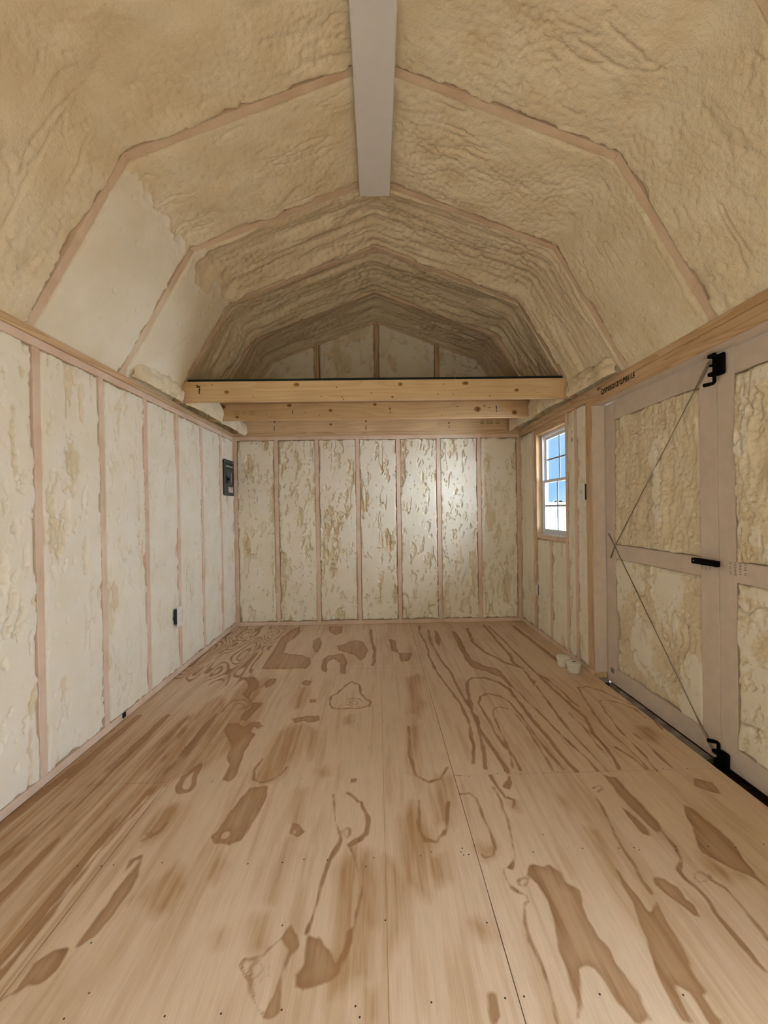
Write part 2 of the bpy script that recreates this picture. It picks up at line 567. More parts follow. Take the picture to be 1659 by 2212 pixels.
# ground outside
def make_ground():
    m, nt, bs, _ = new_mat('gravel')
    tc = nd(nt, 'ShaderNodeTexCoord')
    n = nd(nt, 'ShaderNodeTexNoise', inp={0: tc.outputs['Object'], 'Scale': 0.35, 'Detail': 6.0})
    c = mixc(nt, mapr(nt, n.outputs[0], 0.4, 0.7), (0.16, 0.16, 0.155), (0.030, 0.034, 0.036))
    nt.links.new(c, bs.inputs['Base Color'])
    bs.inputs['Roughness'].default_value = 0.95
    m, nt, bs, _ = new_mat('grass')
    tc = nd(nt, 'ShaderNodeTexCoord')
    n = nd(nt, 'ShaderNodeTexNoise', inp={0: tc.outputs['Object'], 'Scale': 0.25, 'Detail': 8.0})
    c = mixc(nt, mapr(nt, n.outputs[0], 0.35, 0.65), (0.007, 0.015, 0.003), (0.015, 0.025, 0.006))
    nt.links.new(c, bs.inputs['Base Color'])
    bs.inputs['Roughness'].default_value = 0.95
    m, nt, bs, _ = new_mat('field')
    tc = nd(nt, 'ShaderNodeTexCoord')
    n = nd(nt, 'ShaderNodeTexNoise', inp={0: tc.outputs['Object'], 'Scale': 0.05, 'Detail': 8.0})
    c = mixc(nt, mapr(nt, n.outputs[0], 0.4, 0.6), (0.024, 0.029, 0.023), (0.016, 0.023, 0.015))
    nt.links.new(c, bs.inputs['Base Color'])
    bs.inputs['Roughness'].default_value = 0.95


make_ground()

# ------------------------------------------------------------------ floor
FEAT = [
    ('S', 0, [(515,1750),(640,1850),(760,2150),(740,2450),(620,2750),(515,2900)]),
    ('S', 0, [(1290,950),(1390,1000),(1400,1300),(1330,1420),(1280,1300),(1300,1100)]),
    ('S', 0, [(560,2700),(640,2600),(700,2750),(640,2900)]),
    ('S', 0, [(1480,1250),(1560,1200),(1600,1420),(1540,1600),(1490,1500)]),
    ('P', 0.0, [(568, 2994),(555, 3307),(533, 3760),(583, 3974),(652, 4088),(680, 3820),(629, 3559),(652, 3327),(803, 3265),(886, 3209),(914, 3086),(889, 2984)]),
    ('P', 0.0, [(842, 3608),(876, 3723),(927, 3602),(938, 3420),(917, 3300),(870, 3425)]),
    ('P', 0.0, [(1068, 3470),(1132, 3526),(1207, 3615),(1290, 3566),(1331, 3339),(1311, 3183),(1278, 3112),(1238, 3213),(1169, 3295),(1089, 3355)]),
    ('P', 0.0, [(997, 2991),(992, 3153),(1025, 3252),(1134, 3271),(1183, 3094),(1184, 2855),(1150, 2877),(1133, 3073),(1070, 3173),(1034, 3103),(1053, 2903),(1014, 2926)]),
    ('P', 0.0, [(930, 4068),(1068, 4058),(1076, 3829),(1029, 3761),(963, 3873)]),
    ('L', 27.3, [(1345, 3921),(1360, 3573),(1392, 3336),(1373, 3014)]),
    ('L', 6.8, [(520, 2363),(523, 2446),(537, 2505),(590, 2511),(655, 2460),(650, 2412),(605, 2386),(553, 2380),(520, 2363)]),
    ('L', 5.5, [(623, 2433),(623, 2419),(614, 2409),(598, 2406),(579, 2410),(563, 2422),(554, 2436),(553, 2451),(562, 2461),(578, 2464),(597, 2459),(613, 2448),(623, 2433)]),
    ('P', 0.0, [(502, 2833),(549, 2862),(615, 2770),(640, 2672),(614, 2619),(619, 2547),(664, 2478),(725, 2457),(710, 2389),(704, 2301),(687, 2252),(651, 2266),(643, 2330),(665, 2397),(657, 2469),(605, 2532),(560, 2582),(559, 2700)]),
    ('P', 0.0, [(657, 2731),(676, 2804),(717, 2829),(730, 2745),(705, 2693),(681, 2669)]),
    ('P', 0.0, [(601, 2161),(600, 2231),(642, 2237),(705, 2196),(723, 2238),(769, 2231),(804, 2186),(782, 2164),(750, 2189),(752, 2143),(783, 2120),(775, 1977),(789, 1869),(791, 1772),(776, 1745),(748, 1766),(742, 1854),(704, 1943),(686, 2040),(630, 2116)]),
    ('S', 0.0, [(896, 2072),(904, 2136),(950, 2203),(1025, 2199),(1033, 2087),(1032, 1966),(1005, 1860),(1003, 1779),(977, 1742),(933, 1724),(888, 1745),(871, 1784),(877, 1891),(884, 1982)]),
    ('L', 7.1, [(874, 1900),(863, 1824),(876, 1768),(911, 1734),(952, 1743),(988, 1779),(1006, 1834)]),
    ('L', 12.7, [(1130, 2416),(1125, 2521),(1163, 2567),(1198, 2684),(1239, 2747),(1289, 2679),(1301, 2560),(1339, 2486),(1372, 2442),(1362, 2390),(1302, 2371),(1223, 2356),(1155, 2373),(1130, 2416)]),
    ('L', 6.9, [(1324, 2436),(1318, 2411),(1300, 2394),(1275, 2389),(1248, 2397),(1228, 2416),(1219, 2441),(1225, 2466),(1243, 2484),(1269, 2489),(1296, 2481),(1316, 2461),(1324, 2436)]),
    ('L', 5.5, [(1293, 2434),(1290, 2424),(1282, 2417),(1270, 2415),(1259, 2418),(1250, 2426),(1246, 2437),(1248, 2447),(1256, 2454),(1268, 2456),(1280, 2453),(1289, 2445),(1293, 2434)]),
    ('P', 0.0, [(901, 2736),(922, 2791),(974, 2762),(969, 2696),(924, 2692)]),
    ('S', 0.0, [(899, 2665),(964, 2679),(982, 2529),(966, 2382),(919, 2384),(896, 2533)]),
    ('P', 0.0, [(931, 2265),(986, 2275),(1034, 2298),(1086, 2296),(1099, 2244),(1059, 2217),(995, 2225),(960, 2214)]),
    ('P', 0.0, [(1001, 2497),(1036, 2501),(1043, 2450),(1009, 2451)]),
    ('S', 0.0, [(1041, 2175),(1109, 2127),(1116, 2001),(1100, 1890),(1064, 2003)]),
    ('S', 0.0, [(1230, 2263),(1267, 2287),(1272, 2212),(1235, 2202)]),
    ('L', 22.0, [(603, 1868),(589, 1824),(574, 1781),(576, 1721),(604, 1696),(636, 1698),(638, 1726),(619, 1779),(603, 1868)]),
    ('S', 0.0, [(1142, 1821),(1181, 1835),(1199, 1771),(1161, 1757)]),
    ('P', 0.0, [(1296, 1744),(1320, 1743),(1316, 1721),(1297, 1718)]),
    ('S', 0.0, [(370, 2469),(435, 2589),(538, 2403),(516, 2272),(544, 2109),(544, 1950),(490, 1881),(376, 2116)]),
    ('L', 16.0, [(1832, 4044),(1797, 3815),(1825, 3423),(1810, 3154),(1826, 2840),(1859, 2650),(1889, 2423),(1902, 2232),(1872, 1969),(1843, 1826)]),
    ('L', 18.3, [(1892, 3883),(1869, 3541),(1891, 3100),(1922, 2835),(1926, 2612),(1930, 2421),(1952, 2230),(1920, 2006),(1886, 1791)]),
    ('P', 0.0, [(1946, 3879),(1974, 3767),(1969, 3598),(1926, 3387),(1913, 3538)]),
    ('P', 0.0, [(2103, 3830),(2139, 3792),(2137, 3523),(2117, 3087),(2183, 2968),(2273, 2876),(2278, 2737),(2277, 2593),(2253, 2611),(2238, 2758),(2171, 2861),(2089, 2929),(2074, 3089),(2084, 3406)]),
    ('L', 9.7, [(2274, 2628),(2296, 2403),(2317, 2188),(2334, 2008),(2358, 1873),(2359, 1755)]),
    ('L', 20.6, [(1972, 1771),(1961, 1908),(1942, 2090),(1939, 2282),(1970, 2543),(2004, 2696),(2049, 2757),(2127, 2753),(2202, 2689),(2237, 2562),(2245, 2376),(2243, 2191),(2252, 2033),(2253, 1877),(2270, 1759)]),
    ('L', 13.4, [(2032, 1769),(2035, 1887),(2011, 2002),(2008, 2203),(2004, 2388),(2029, 2476),(2080, 2521),(2156, 2485),(2185, 2379),(2195, 2269),(2200, 2078),(2204, 1916),(2218, 1777)]),
    ('L', 10.6, [(2007, 1786),(2032, 1962),(2044, 2153),(2047, 2251),(2072, 2315),(2119, 2340),(2163, 2311),(2181, 2194),(2184, 2036),(2175, 1899),(2171, 1763)]),
    ('L', 26.2, [(2269, 3894),(2226, 3517),(2258, 3256),(2353, 3026),(2433, 2909)]),
    ('L', 22.5, [(2451, 3998),(2440, 3566),(2441, 3192),(2413, 2999),(2441, 2909)]),
    ('L', 17.2, [(2485, 3956),(2501, 3499),(2496, 3088),(2507, 2802),(2509, 2581),(2524, 2362),(2537, 2202),(2491, 2043),(2494, 1922),(2476, 1799),(2462, 1759)]),
    ('L', 34.3, [(2728, 3939),(2735, 3484),(2750, 3147),(2754, 2957)]),
    ('L', 11.5, [(2442, 2888),(2433, 2691),(2414, 2457),(2400, 2234),(2389, 2027),(2400, 1871),(2403, 1761)]),
    ('P', 0.0, [(2424, 2759),(2456, 2671),(2411, 2613)]),
    ('L', 10.7, [(2682, 2572),(2639, 2400),(2607, 2249),(2584, 2082),(2591, 1937),(2588, 1811),(2581, 1754)]),
    ('L', 10.7, [(2682, 2572),(2734, 2586),(2799, 2516),(2830, 2420),(2889, 2316),(2886, 2210),(2863, 2070)]),
    ('L', 9.3, [(2711, 2382),(2676, 2246),(2641, 2058),(2633, 1897),(2615, 1745)]),
    ('L', 10.5, [(2711, 2382),(2759, 2394),(2810, 2362),(2859, 2290),(2857, 2187)]),
    ('L', 10.6, [(2697, 2034),(2700, 1932),(2691, 1824),(2689, 1749)]),
    ('S', 0.0, [(2749, 2097),(2816, 2106),(2822, 2028),(2756, 1949),(2716, 1991)]),
    ('L', 8.3, [(2537, 1920),(2568, 1829),(2571, 1754)]),
    ('L', 9.1, [(2474, 2256),(2478, 2110),(2461, 1943),(2456, 1800)]),
    ('L', 13.0, [(2491, 2843),(2538, 2722),(2552, 2545),(2551, 2419),(2564, 2332)]),
    ('S', 0.0, [(1604, 2774),(1698, 2847),(1722, 2767),(1669, 2558),(1687, 2404),(1637, 2245),(1577, 2299),(1609, 2529)]),
    ('L', 10.4, [(1572, 2152),(1559, 1907),(1577, 1756),(1622, 1717),(1673, 1730),(1719, 1798)]),
    ('S', 0.0, [(1666, 1753),(1723, 1735),(1685, 1479),(1618, 1482)]),
    ('S', 0.0, [(1566, 2152),(1629, 2173),(1591, 1906),(1548, 1773)]),
    ('P', 0.0, [(1511, 3628),(1570, 3561),(1575, 3271),(1521, 3329)]),
    ('P', 0.0, [(1575, 3271),(1685, 3264),(1653, 3091),(1582, 3071)]),
    ('P', 0.0, [(2737, 1694),(2790, 1662),(2761, 1588),(2727, 1609),(2698, 1638)]),
    ('P', 0.0, [(2371, 1731),(2416, 1714),(2418, 1622),(2424, 1532),(2422, 1452),(2412, 1409),(2384, 1410),(2376, 1498),(2366, 1597)]),
    ('L', 5.5, [(2282, 1647),(2327, 1660),(2321, 1632),(2286, 1620)]),
    ('P', 0.0, [(1972, 1740),(1967, 1696),(1944, 1654),(1920, 1669)]),
    ('L', 11.1, [(1893, 1743),(1901, 1670),(1913, 1615),(1945, 1600),(1928, 1551)]),
    ('P', 0.0, [(592, 1360),(623, 1386),(653, 1306),(657, 1251),(652, 1173),(642, 1111),(622, 1088),(611, 1094),(612, 1155),(618, 1215),(612, 1291)]),
    ('S', 0.0, [(561, 1467),(558, 1532),(572, 1602),(624, 1625),(652, 1575),(650, 1484),(628, 1434),(601, 1425)]),
    ('L', 7.5, [(583, 1435),(603, 1450),(628, 1480),(629, 1518)]),
    ('L', 4.1, [(607, 1463),(608, 1459),(605, 1456),(600, 1455),(594, 1456),(588, 1460),(584, 1464),(583, 1468),(586, 1471),(591, 1472),(597, 1470),(603, 1467),(607, 1463)]),
    ('P', 0.0, [(952, 1707),(962, 1651),(959, 1563),(949, 1484),(931, 1438),(899, 1414),(847, 1426),(816, 1452),(831, 1488),(840, 1556),(863, 1642),(879, 1710)]),
    ('H', 0.0, [(885, 1459),(886, 1451),(883, 1445),(877, 1443),(868, 1445),(861, 1452),(856, 1460),(854, 1468),(858, 1475),(864, 1477),(873, 1474),(880, 1468),(885, 1459)]),
    ('P', 0.0, [(1093, 1512),(1121, 1500),(1152, 1466),(1124, 1441),(1096, 1458)]),
    ('H', 0.0, [(1120, 1465),(1120, 1459),(1118, 1455),(1115, 1454),(1111, 1455),(1107, 1460),(1105, 1466),(1105, 1471),(1107, 1476),(1110, 1477),(1114, 1475),(1118, 1471),(1120, 1465)]),
    ('S', 0.0, [(1085, 1688),(1114, 1686),(1116, 1569),(1112, 1500),(1089, 1512),(1085, 1595)]),
    ('S', 0.0, [(1109, 1442),(1109, 1360),(1102, 1291),(1100, 1214),(1079, 1215),(1085, 1334),(1093, 1417)]),
    ('S', 0.0, [(878, 1386),(914, 1331),(899, 1274),(874, 1282),(865, 1341)]),
    ('L', 10.6, [(1231, 1654),(1249, 1529),(1279, 1430),(1268, 1382),(1250, 1337),(1242, 1278),(1234, 1209),(1224, 1141),(1218, 1104)]),
    ('L', 15.3, [(1287, 1652),(1345, 1610),(1370, 1513),(1368, 1448),(1329, 1413),(1309, 1409)]),
    ('L', 5.0, [(1305, 1409),(1331, 1361),(1354, 1290),(1363, 1220),(1350, 1150),(1345, 1112)]),
    ('S', 0.0, [(1354, 1388),(1385, 1368),(1415, 1248),(1415, 1123),(1390, 1099),(1354, 1125),(1364, 1191),(1358, 1266)]),
    ('P', 0.0, [(1221, 1101),(1246, 1100),(1268, 1079),(1287, 1073),(1303, 1034),(1318, 1066),(1326, 1113),(1345, 1119),(1341, 1077),(1320, 1033),(1317, 1007),(1296, 993),(1268, 989),(1225, 981),(1207, 986),(1204, 1016),(1222, 1031),(1221, 1069)]),
    ('L', 7.4, [(1308, 1460),(1307, 1450),(1304, 1442),(1299, 1440),(1293, 1443),(1289, 1450),(1286, 1461),(1287, 1472),(1290, 1479),(1295, 1482),(1301, 1479),(1306, 1471),(1308, 1460)]),
    ('L', 7.7, [(1108, 984),(1103, 1009),(1073, 1025),(1063, 1036),(1070, 1052),(1090, 1063),(1114, 1064),(1133, 1083),(1159, 1103),(1170, 1124)]),
    ('P', 0.0, [(1156, 1100),(1170, 1134),(1194, 1099),(1203, 1070),(1186, 1048),(1175, 1017),(1176, 978),(1183, 937),(1173, 922),(1152, 925),(1154, 946),(1168, 978),(1173, 1027),(1179, 1065)]),
    ('L', 6.5, [(1107, 989),(1127, 956),(1151, 929)]),
    ('L', 4.1, [(1123, 1034),(1123, 1025),(1119, 1019),(1112, 1017),(1104, 1020),(1097, 1026),(1092, 1035),(1092, 1044),(1095, 1050),(1102, 1052),(1111, 1050),(1118, 1043),(1123, 1034)]),
    ('L', 5.8, [(1135, 1042),(1141, 1018),(1125, 1003)]),
    ('P', 0.0, [(516, 979),(533, 997),(526, 1058),(554, 1090),(597, 1089),(607, 1045),(592, 1020),(554, 1011),(541, 987)]),
    ('S', 0.0, [(1209, 977),(1226, 976),(1237, 914),(1219, 914)]),
    ('S', 0.0, [(1369, 986),(1414, 980),(1413, 907),(1377, 909)]),
    ('S', 0.0, [(1062, 1160),(1091, 1172),(1108, 1084),(1071, 1085)]),
    ('S', 0.0, [(671, 1228),(701, 1272),(751, 1345),(831, 1268),(824, 1167),(758, 1170)]),
    ('S', 0.0, [(965, 1125),(984, 1124),(991, 1088),(979, 1088)]),
    ('N', 11.0, [(516, 1710),(488, 1534),(481, 1391),(483, 1272),(486, 1152),(488, 1048),(490, 1008)]),
    ('N', 6.0, [(481, 1670),(464, 1491),(460, 1356),(461, 1235),(455, 1129),(457, 1044)]),
    ('N', 15.0, [(615, 1359),(609, 1283),(602, 1188),(596, 1106),(593, 1095)]),
    ('P', 0.0, [(1885, 1289),(1912, 1301),(1938, 1291),(1961, 1295),(1980, 1269),(1986, 1237),(2013, 1206),(2007, 1177),(1992, 1123),(1997, 1074),(2008, 1045),(2004, 1012),(2014, 972),(2021, 948),(2020, 921),(2025, 889),(1979, 891),(1965, 927),(1954, 964),(1945, 999),(1927, 1010),(1902, 1005),(1891, 966),(1878, 925),(1858, 894),(1847, 894),(1864, 934),(1869, 986),(1881, 1049),(1894, 1114),(1900, 1173),(1896, 1225),(1874, 1261)]),
    ('L', 9.1, [(1882, 1670),(1890, 1602),(1886, 1528),(1881, 1461),(1870, 1389),(1856, 1325),(1835, 1295),(1813, 1283),(1802, 1259),(1807, 1231),(1829, 1212),(1849, 1200),(1852, 1182),(1835, 1172)]),
    ('L', 7.5, [(1831, 1169),(1817, 1123),(1813, 1062),(1818, 998),(1815, 959),(1808, 923),(1804, 896)]),
    ('L', 4.2, [(1872, 1245),(1868, 1239),(1860, 1235),(1850, 1234),(1842, 1236),(1837, 1240),(1837, 1246),(1841, 1252),(1849, 1256),(1859, 1257),(1867, 1255),(1872, 1251),(1872, 1245)]),
    ('L', 7.4, [(1740, 1628),(1779, 1633),(1797, 1593),(1802, 1508),(1807, 1432),(1804, 1372),(1788, 1336),(1765, 1337),(1747, 1356),(1738, 1384)]),
    ('S', 0.0, [(1741, 1379),(1805, 1382),(1786, 1332),(1763, 1328)]),
    ('L', 8.6, [(2271, 1627),(2264, 1562),(2247, 1469),(2235, 1406),(2229, 1329),(2226, 1277),(2217, 1229),(2220, 1191)]),
    ('P', 0.0, [(2155, 1288),(2163, 1271),(2163, 1223),(2170, 1179),(2174, 1144),(2217, 1163),(2206, 1123),(2198, 1085),(2193, 1045),(2188, 1007),(2183, 972),(2180, 943),(2167, 937),(2165, 908),(2176, 885),(2141, 886),(2140, 917),(2138, 949),(2121, 964),(2108, 950),(2106, 914),(2106, 887),(2081, 888),(2081, 924),(2089, 974),(2105, 1031),(2126, 1100),(2146, 1172),(2143, 1224)]),
    ('P', 0.0, [(2259, 1243),(2287, 1238),(2306, 1211),(2303, 1174),(2317, 1153),(2307, 1120),(2293, 1127),(2275, 1154),(2255, 1183),(2248, 1213)]),
    ('L', 12.0, [(2378, 1650),(2403, 1569),(2410, 1485),(2408, 1420),(2406, 1351),(2392, 1306),(2353, 1264),(2348, 1232),(2359, 1201),(2364, 1165),(2358, 1118),(2359, 1074),(2354, 1034),(2352, 1007),(2362, 981)]),
    ('L', 10.0, [(2394, 1255),(2418, 1258),(2424, 1230),(2447, 1206),(2443, 1162),(2440, 1115),(2433, 1054)]),
    ('L', 4.2, [(2428, 1238),(2419, 1230),(2406, 1225),(2394, 1223),(2384, 1225),(2381, 1231),(2384, 1239),(2393, 1247),(2406, 1252),(2419, 1254),(2428, 1251),(2432, 1245),(2428, 1238)]),
    ('P', 0.0, [(2584, 1550),(2592, 1519),(2602, 1467),(2615, 1412),(2612, 1353),(2587, 1290),(2570, 1233),(2575, 1202),(2568, 1194),(2556, 1225),(2535, 1250),(2514, 1284),(2491, 1311),(2475, 1339),(2512, 1406),(2544, 1480)]),
    ('S', 0.0, [(2468, 1330),(2477, 1303),(2507, 1267),(2528, 1234),(2473, 1228),(2443, 1261),(2444, 1295)]),
    ('P', 0.0, [(2336, 1547),(2359, 1498),(2365, 1443),(2354, 1401),(2332, 1418),(2328, 1477)]),
    ('S', 0.0, [(1923, 1588),(1958, 1587),(1950, 1537),(1926, 1544)]),
    ('S', 0.0, [(2118, 1619),(2152, 1592),(2132, 1531),(2114, 1568)]),
    ('S', 0.0, [(1431, 1349),(1475, 1320),(1507, 1245),(1484, 1121),(1437, 1041),(1425, 1010)]),
    ('S', 0.0, [(1569, 1353),(1630, 1351),(1629, 1257),(1583, 1235),(1568, 1283)]),
    ('L', 12.6, [(1571, 1602),(1557, 1462),(1576, 1410),(1615, 1408),(1656, 1458),(1689, 1597)]),
    ('P', 0.0, [(1668, 963),(1685, 953),(1682, 910),(1664, 900),(1661, 927)]),
    ('S', 0.0, [(1664, 1128),(1717, 1132),(1728, 1082),(1687, 1090)]),
    ('S', 0.0, [(2153, 1451),(2196, 1438),(2186, 1322),(2156, 1223),(2140, 1255),(2141, 1351)]),
]
NAILS = [(468, 2014), (706, 1753), (1085, 1757), (1365, 1970), (1312, 2298), (1304, 2186), (1441, 2216), (1458, 2185), (1595, 2169), (1695, 2153), (1732, 2180), (1944, 2170), (1955, 1927), (1926, 1754), (1963, 1775), (2023, 1746), (2125, 1749), (2187, 1754), (2612, 1740), (2651, 1759), (2754, 1755), (1753, 1746), (1764, 1746), (1800, 1741), (1859, 2891), (2341, 2163), (2744, 3049), (2495, 2144), (510, 1344), (548, 1347), (703, 1350), (987, 1336), (1099, 1337), (1167, 1346), (1245, 1341), (1371, 1312), (1396, 1345), (1145, 1133), (924, 936), (1051, 937), (1188, 940), (1357, 942), (1368, 921), (696, 938), (719, 987), (644, 1103), (348, 1626), (431, 1348), (1551, 1347), (1588, 1361), (1687, 1357), (1694, 1372), (1693, 1345), (1710, 1346), (1925, 1348), (1987, 1419), (2095, 1357), (2216, 1354), (2267, 1354), (2279, 1344), (2407, 1353), (2398, 1337), (2515, 1350), (2602, 1342), (2706, 1352), (1710, 1122), (1430, 1138), (1533, 944), (1706, 947), (1751, 949), (1929, 948), (2122, 941)]



def seg_dist(px, py, pts, closed):
    d = np.full(px.shape, 9.0)
    n = len(pts)
    for i in range(n if closed else n - 1):
        ax, ay = pts[i]
        bx, by = pts[(i + 1) % n]
        dx, dy = bx - ax, by - ay
        L2 = dx * dx + dy * dy + 1e-12
        t = np.clip(((px - ax) * dx + (py - ay) * dy) / L2, 0, 1)
        d = np.minimum(d, (px - ax - t * dx) ** 2 + (py - ay - t * dy) ** 2)
    return np.sqrt(d)


def inside(px, py, pts):
    r = np.zeros(px.shape, bool)
    n = len(pts)
    for i in range(n):
        ax, ay = pts[i]
        bx, by = pts[(i + 1) % n]
        if ay == by:
            continue
        r ^= ((ay > py) != (by > py)) & (px < (bx - ax) * (py - ay) / (by - ay) + ax)
    return r


def floor_figure(x, y):
    """signed distance (m) to the traced late-wood figure, and a soft stain 0..1"""
    wx = x + 0.012 * (fbm(x / 0.05, y / 0.10, 71, 3) - 0.5)
    wy = y + 0.030 * (fbm(x / 0.05, y / 0.10, 77, 3) - 0.5)
    g = np.full(x.shape, -0.05)
    tone = np.zeros(x.shape)
    # nested rings on the far end of the left strip
    ring = fbm(x / 0.16, y / 0.55, 5, 2) * 11
    fr = np.abs(ring - np.floor(ring) - 0.5)
    far = np.clip((y - 2.35) / 0.5, 0, 1) * (x < 0.515)
    g = np.where(far > 0, np.maximum(g, 0.010 - fr * 0.055 - (1 - far) * 0.03), g)
    left = np.clip((0.56 - x) / 0.06, 0, 1) * np.clip((2.6 - y) / 0.5, 0, 1)
    tone = np.maximum(tone, left * (0.72 + 0.5 * np.clip(fbm(x / 0.05, y / 0.8, 15, 4) - 0.35, 0, 1)))
    band = fbm(x / 0.055 + 4, y / 1.1, 19, 3)
    g = np.where((left > 0.5), np.maximum(g, (band - 0.64) * 0.12), g)
    g = np.where((left > 0.5) & (band < 0.32), np.minimum(g, (band - 0.32) * 0.1), g)
    tone = tone * (1 - 0.6 * left * np.clip((0.40 - band) / 0.06, 0, 1))
    # loose figure for the boards beside and behind the camera
    loose = fbm(x / 0.14, y / 0.9, 23, 3)
    g = np.where(y < 0.80, np.maximum(g, (loose - 0.57) * 0.25), g)
    tone = np.maximum(tone, 0.75 * np.clip((fbm(x / 0.07, y / 0.45, 29, 4) - 0.54) * 3.2, 0, 0.55))
    tone = np.maximum(tone, 0.6 * np.clip((fbm(x / 0.02, y / 0.5, 37, 3) - 0.60) * 4, 0, 0.6))
    for t, w, pts in FEAT:
        p = [(a / 1000, b / 1000) for a, b in pts]
        xs, ys = [q[0] for q in p], [q[1] for q in p]
        m = (x > min(xs) - 0.09) & (x < max(xs) + 0.09) & (y > min(ys) - 0.12) & (y < max(ys) + 0.12)
        if not m.any():
            continue
        px, py = wx[m], wy[m]
        if t == 'L':
            g[m] = np.maximum(g[m], w / 2000 - seg_dist(px, py, p, False))
        elif t == 'N':
            dd = seg_dist(px, py, p, False) - w / 2000
            g[m] = np.minimum(g[m], dd)
            tone[m] *= np.clip(dd / 0.01, 0.1, 1)
        else:
            d = seg_dist(px, py, p, True)
            d = np.where(inside(px, py, p), d, -d)
            if t == 'P':
                g[m] = np.maximum(g[m], d)
            elif t == 'H':
                g[m] = np.minimum(g[m], -d)
            else:
                tone[m] = np.maximum(tone[m], np.clip((d + 0.025) / 0.045, 0, 1) * 0.88)
    return np.clip(g, -0.05, 0.05), np.clip(tone, 0, 1)


floor = B('floor', (-WT, YF - 0.1, -0.12), (W + 0.012, D + WT, -0.021), 'raw_Y')
tag(floor, 'bare plywood floor with strong brown grain, laid in staggered sheets', 'floor', kind='structure')


def ply_sheet(x0, x1, y0, y1):
    res = 0.0068 if y1 > 0.6 else 0.03
    gap = 0.0012
    x0, x1, y0, y1 = x0 + gap, x1 - gap, y0 + gap, y1 - gap
    nu, nv = int((x1 - x0) / res) + 3, int((y1 - y0) / res) + 3
    us = np.concatenate([[x0], np.linspace(x0, x1, nu - 2), [x1]])
    vs = np.concatenate([[y0], np.linspace(y0, y1, nv - 2), [y1]])
    x, y = np.meshgrid(us, vs, indexing='ij')
    z = np.zeros_like(x)
    z[0, :] = z[-1, :] = -0.02
    z[:, 0] = z[:, -1] = -0.02
    g, t = floor_figure(x, y)
    me = grid_mesh('plywood_sheet', np.stack([x, y, z], -1).reshape(-1, 3), nu, nv, {'grain': g, 'tone': t}, smooth=False)
    return link('plywood_sheet', me, 'plywood', floor)


SEAM1, SEAM2 = 0.515, 1.737
ply_sheet(0, SEAM1, YF, 1.753)
ply_sheet(0, SEAM1, 1.753, D)
ply_sheet(SEAM1, SEAM2, YF, 0.525)
sheet_mid = ply_sheet(SEAM1, SEAM2, 0.525, 2.963)
ply_sheet(SEAM1, SEAM2, 2.963, D)
ply_sheet(SEAM2, W + 0.012, YF, 1.750)
ply_sheet(SEAM2, W + 0.012, 1.750, D)
nail_me = None
for i, (a, b) in enumerate(NAILS):
    if nail_me is None:
        n = MB().lathe([(0.0, 0.0005), (0.0021, 0.0004), (0.0025, 0.0)], (0, 0, 0), 8).build('nail_head', 'nail', floor, (a / 1000, b / 1000, 0.0))
        nail_me = n.data
    else:
        link('nail_head', nail_me, None, floor, (a / 1000, b / 1000, 0.0))
B('chalk_line', (1.4335, 0.6, 0.0), (1.4350, 2.95, 0.0003), 'knot_ring', floor, 0)

# ------------------------------------------------------------------ walls
PB, PT = 0.038, ZT - 0.076      # top of the bottom plate, underside of the lower top plate
RES_NEAR, RES = 0.006, 0.008

wall_left = empty('wall_left')
tag(wall_left, 'left stud wall filled with shaved cream spray foam', 'wall', kind='structure')
wall_back = empty('wall_back', (0, D, 0))
tag(wall_back, 'far end wall with pitted cream spray foam between studs and gable above the loft', 'wall', kind='structure')
wall_right = empty('wall_right')
tag(wall_right, 'right stud wall with window, light switch and double door opening', 'wall', kind='structure')
wall_front = empty('wall_front')
tag(wall_front, 'foam covered end wall behind the viewer', 'wall', kind='structure')
wall_back.location = (0, 0, 0)

# left
stud_me = MB().box((-WT, -0.019, PB), (0, 0.019, PT), 0.0015).build('stud', 'stud_Z', wall_left)
LY = [D - 0.3305 - 0.4064 * k for k in range(12)]
stud_me.location = (0, LY[0], 0)
for y in LY[1:]:
    if y > YF:
        link('stud', stud_me.data, None, wall_left, (0, y, 0))
B('stud', (-WT, D, PB), (-0.001, D + 0.038, PT), 'stud_Z', wall_left)
B('bottom_plate', (-WT, YF, 0), (0, D, PB), 'stud_Y', wall_left)
B('top_plate', (-WT, YF, PT), (0.0, D, ZT - 0.038), 'stud_Y', wall_left)
B('top_plate', (-WT, YF, ZT - 0.0375), (0.007, D - 0.002, ZT), 'raw_Y', wall_left)
ys = [YF] + sorted(y for y in LY if y > YF) + [D + 0.019]
for k, (a, b) in enumerate(zip(ys, ys[1:])):
    a, b = a + 0.019, b - 0.019
    near = b > 1.2
    foam_panel(wall_left, (0, a, PB), (0, 1, 0), (0, 0, 1), (1, 0, 0), b - a, PT - PB, 100 + k * 7,
               res=RES_NEAR if near else 0.02, cut=0.0015, base=0.0235, amp=0.046, su=0.10, sv=0.34, bump=0.011, groove=0.9)
B('siding', (-WT - 0.012, YF - 0.1, -0.1), (-WT - 0.001, D + 0.1, 2.1), 'siding', wall_left, 0)
B('strap_end', (0.0, 2.285, 0.012), (0.006, 2.312, 0.040), 'panel_dark', wall_left)

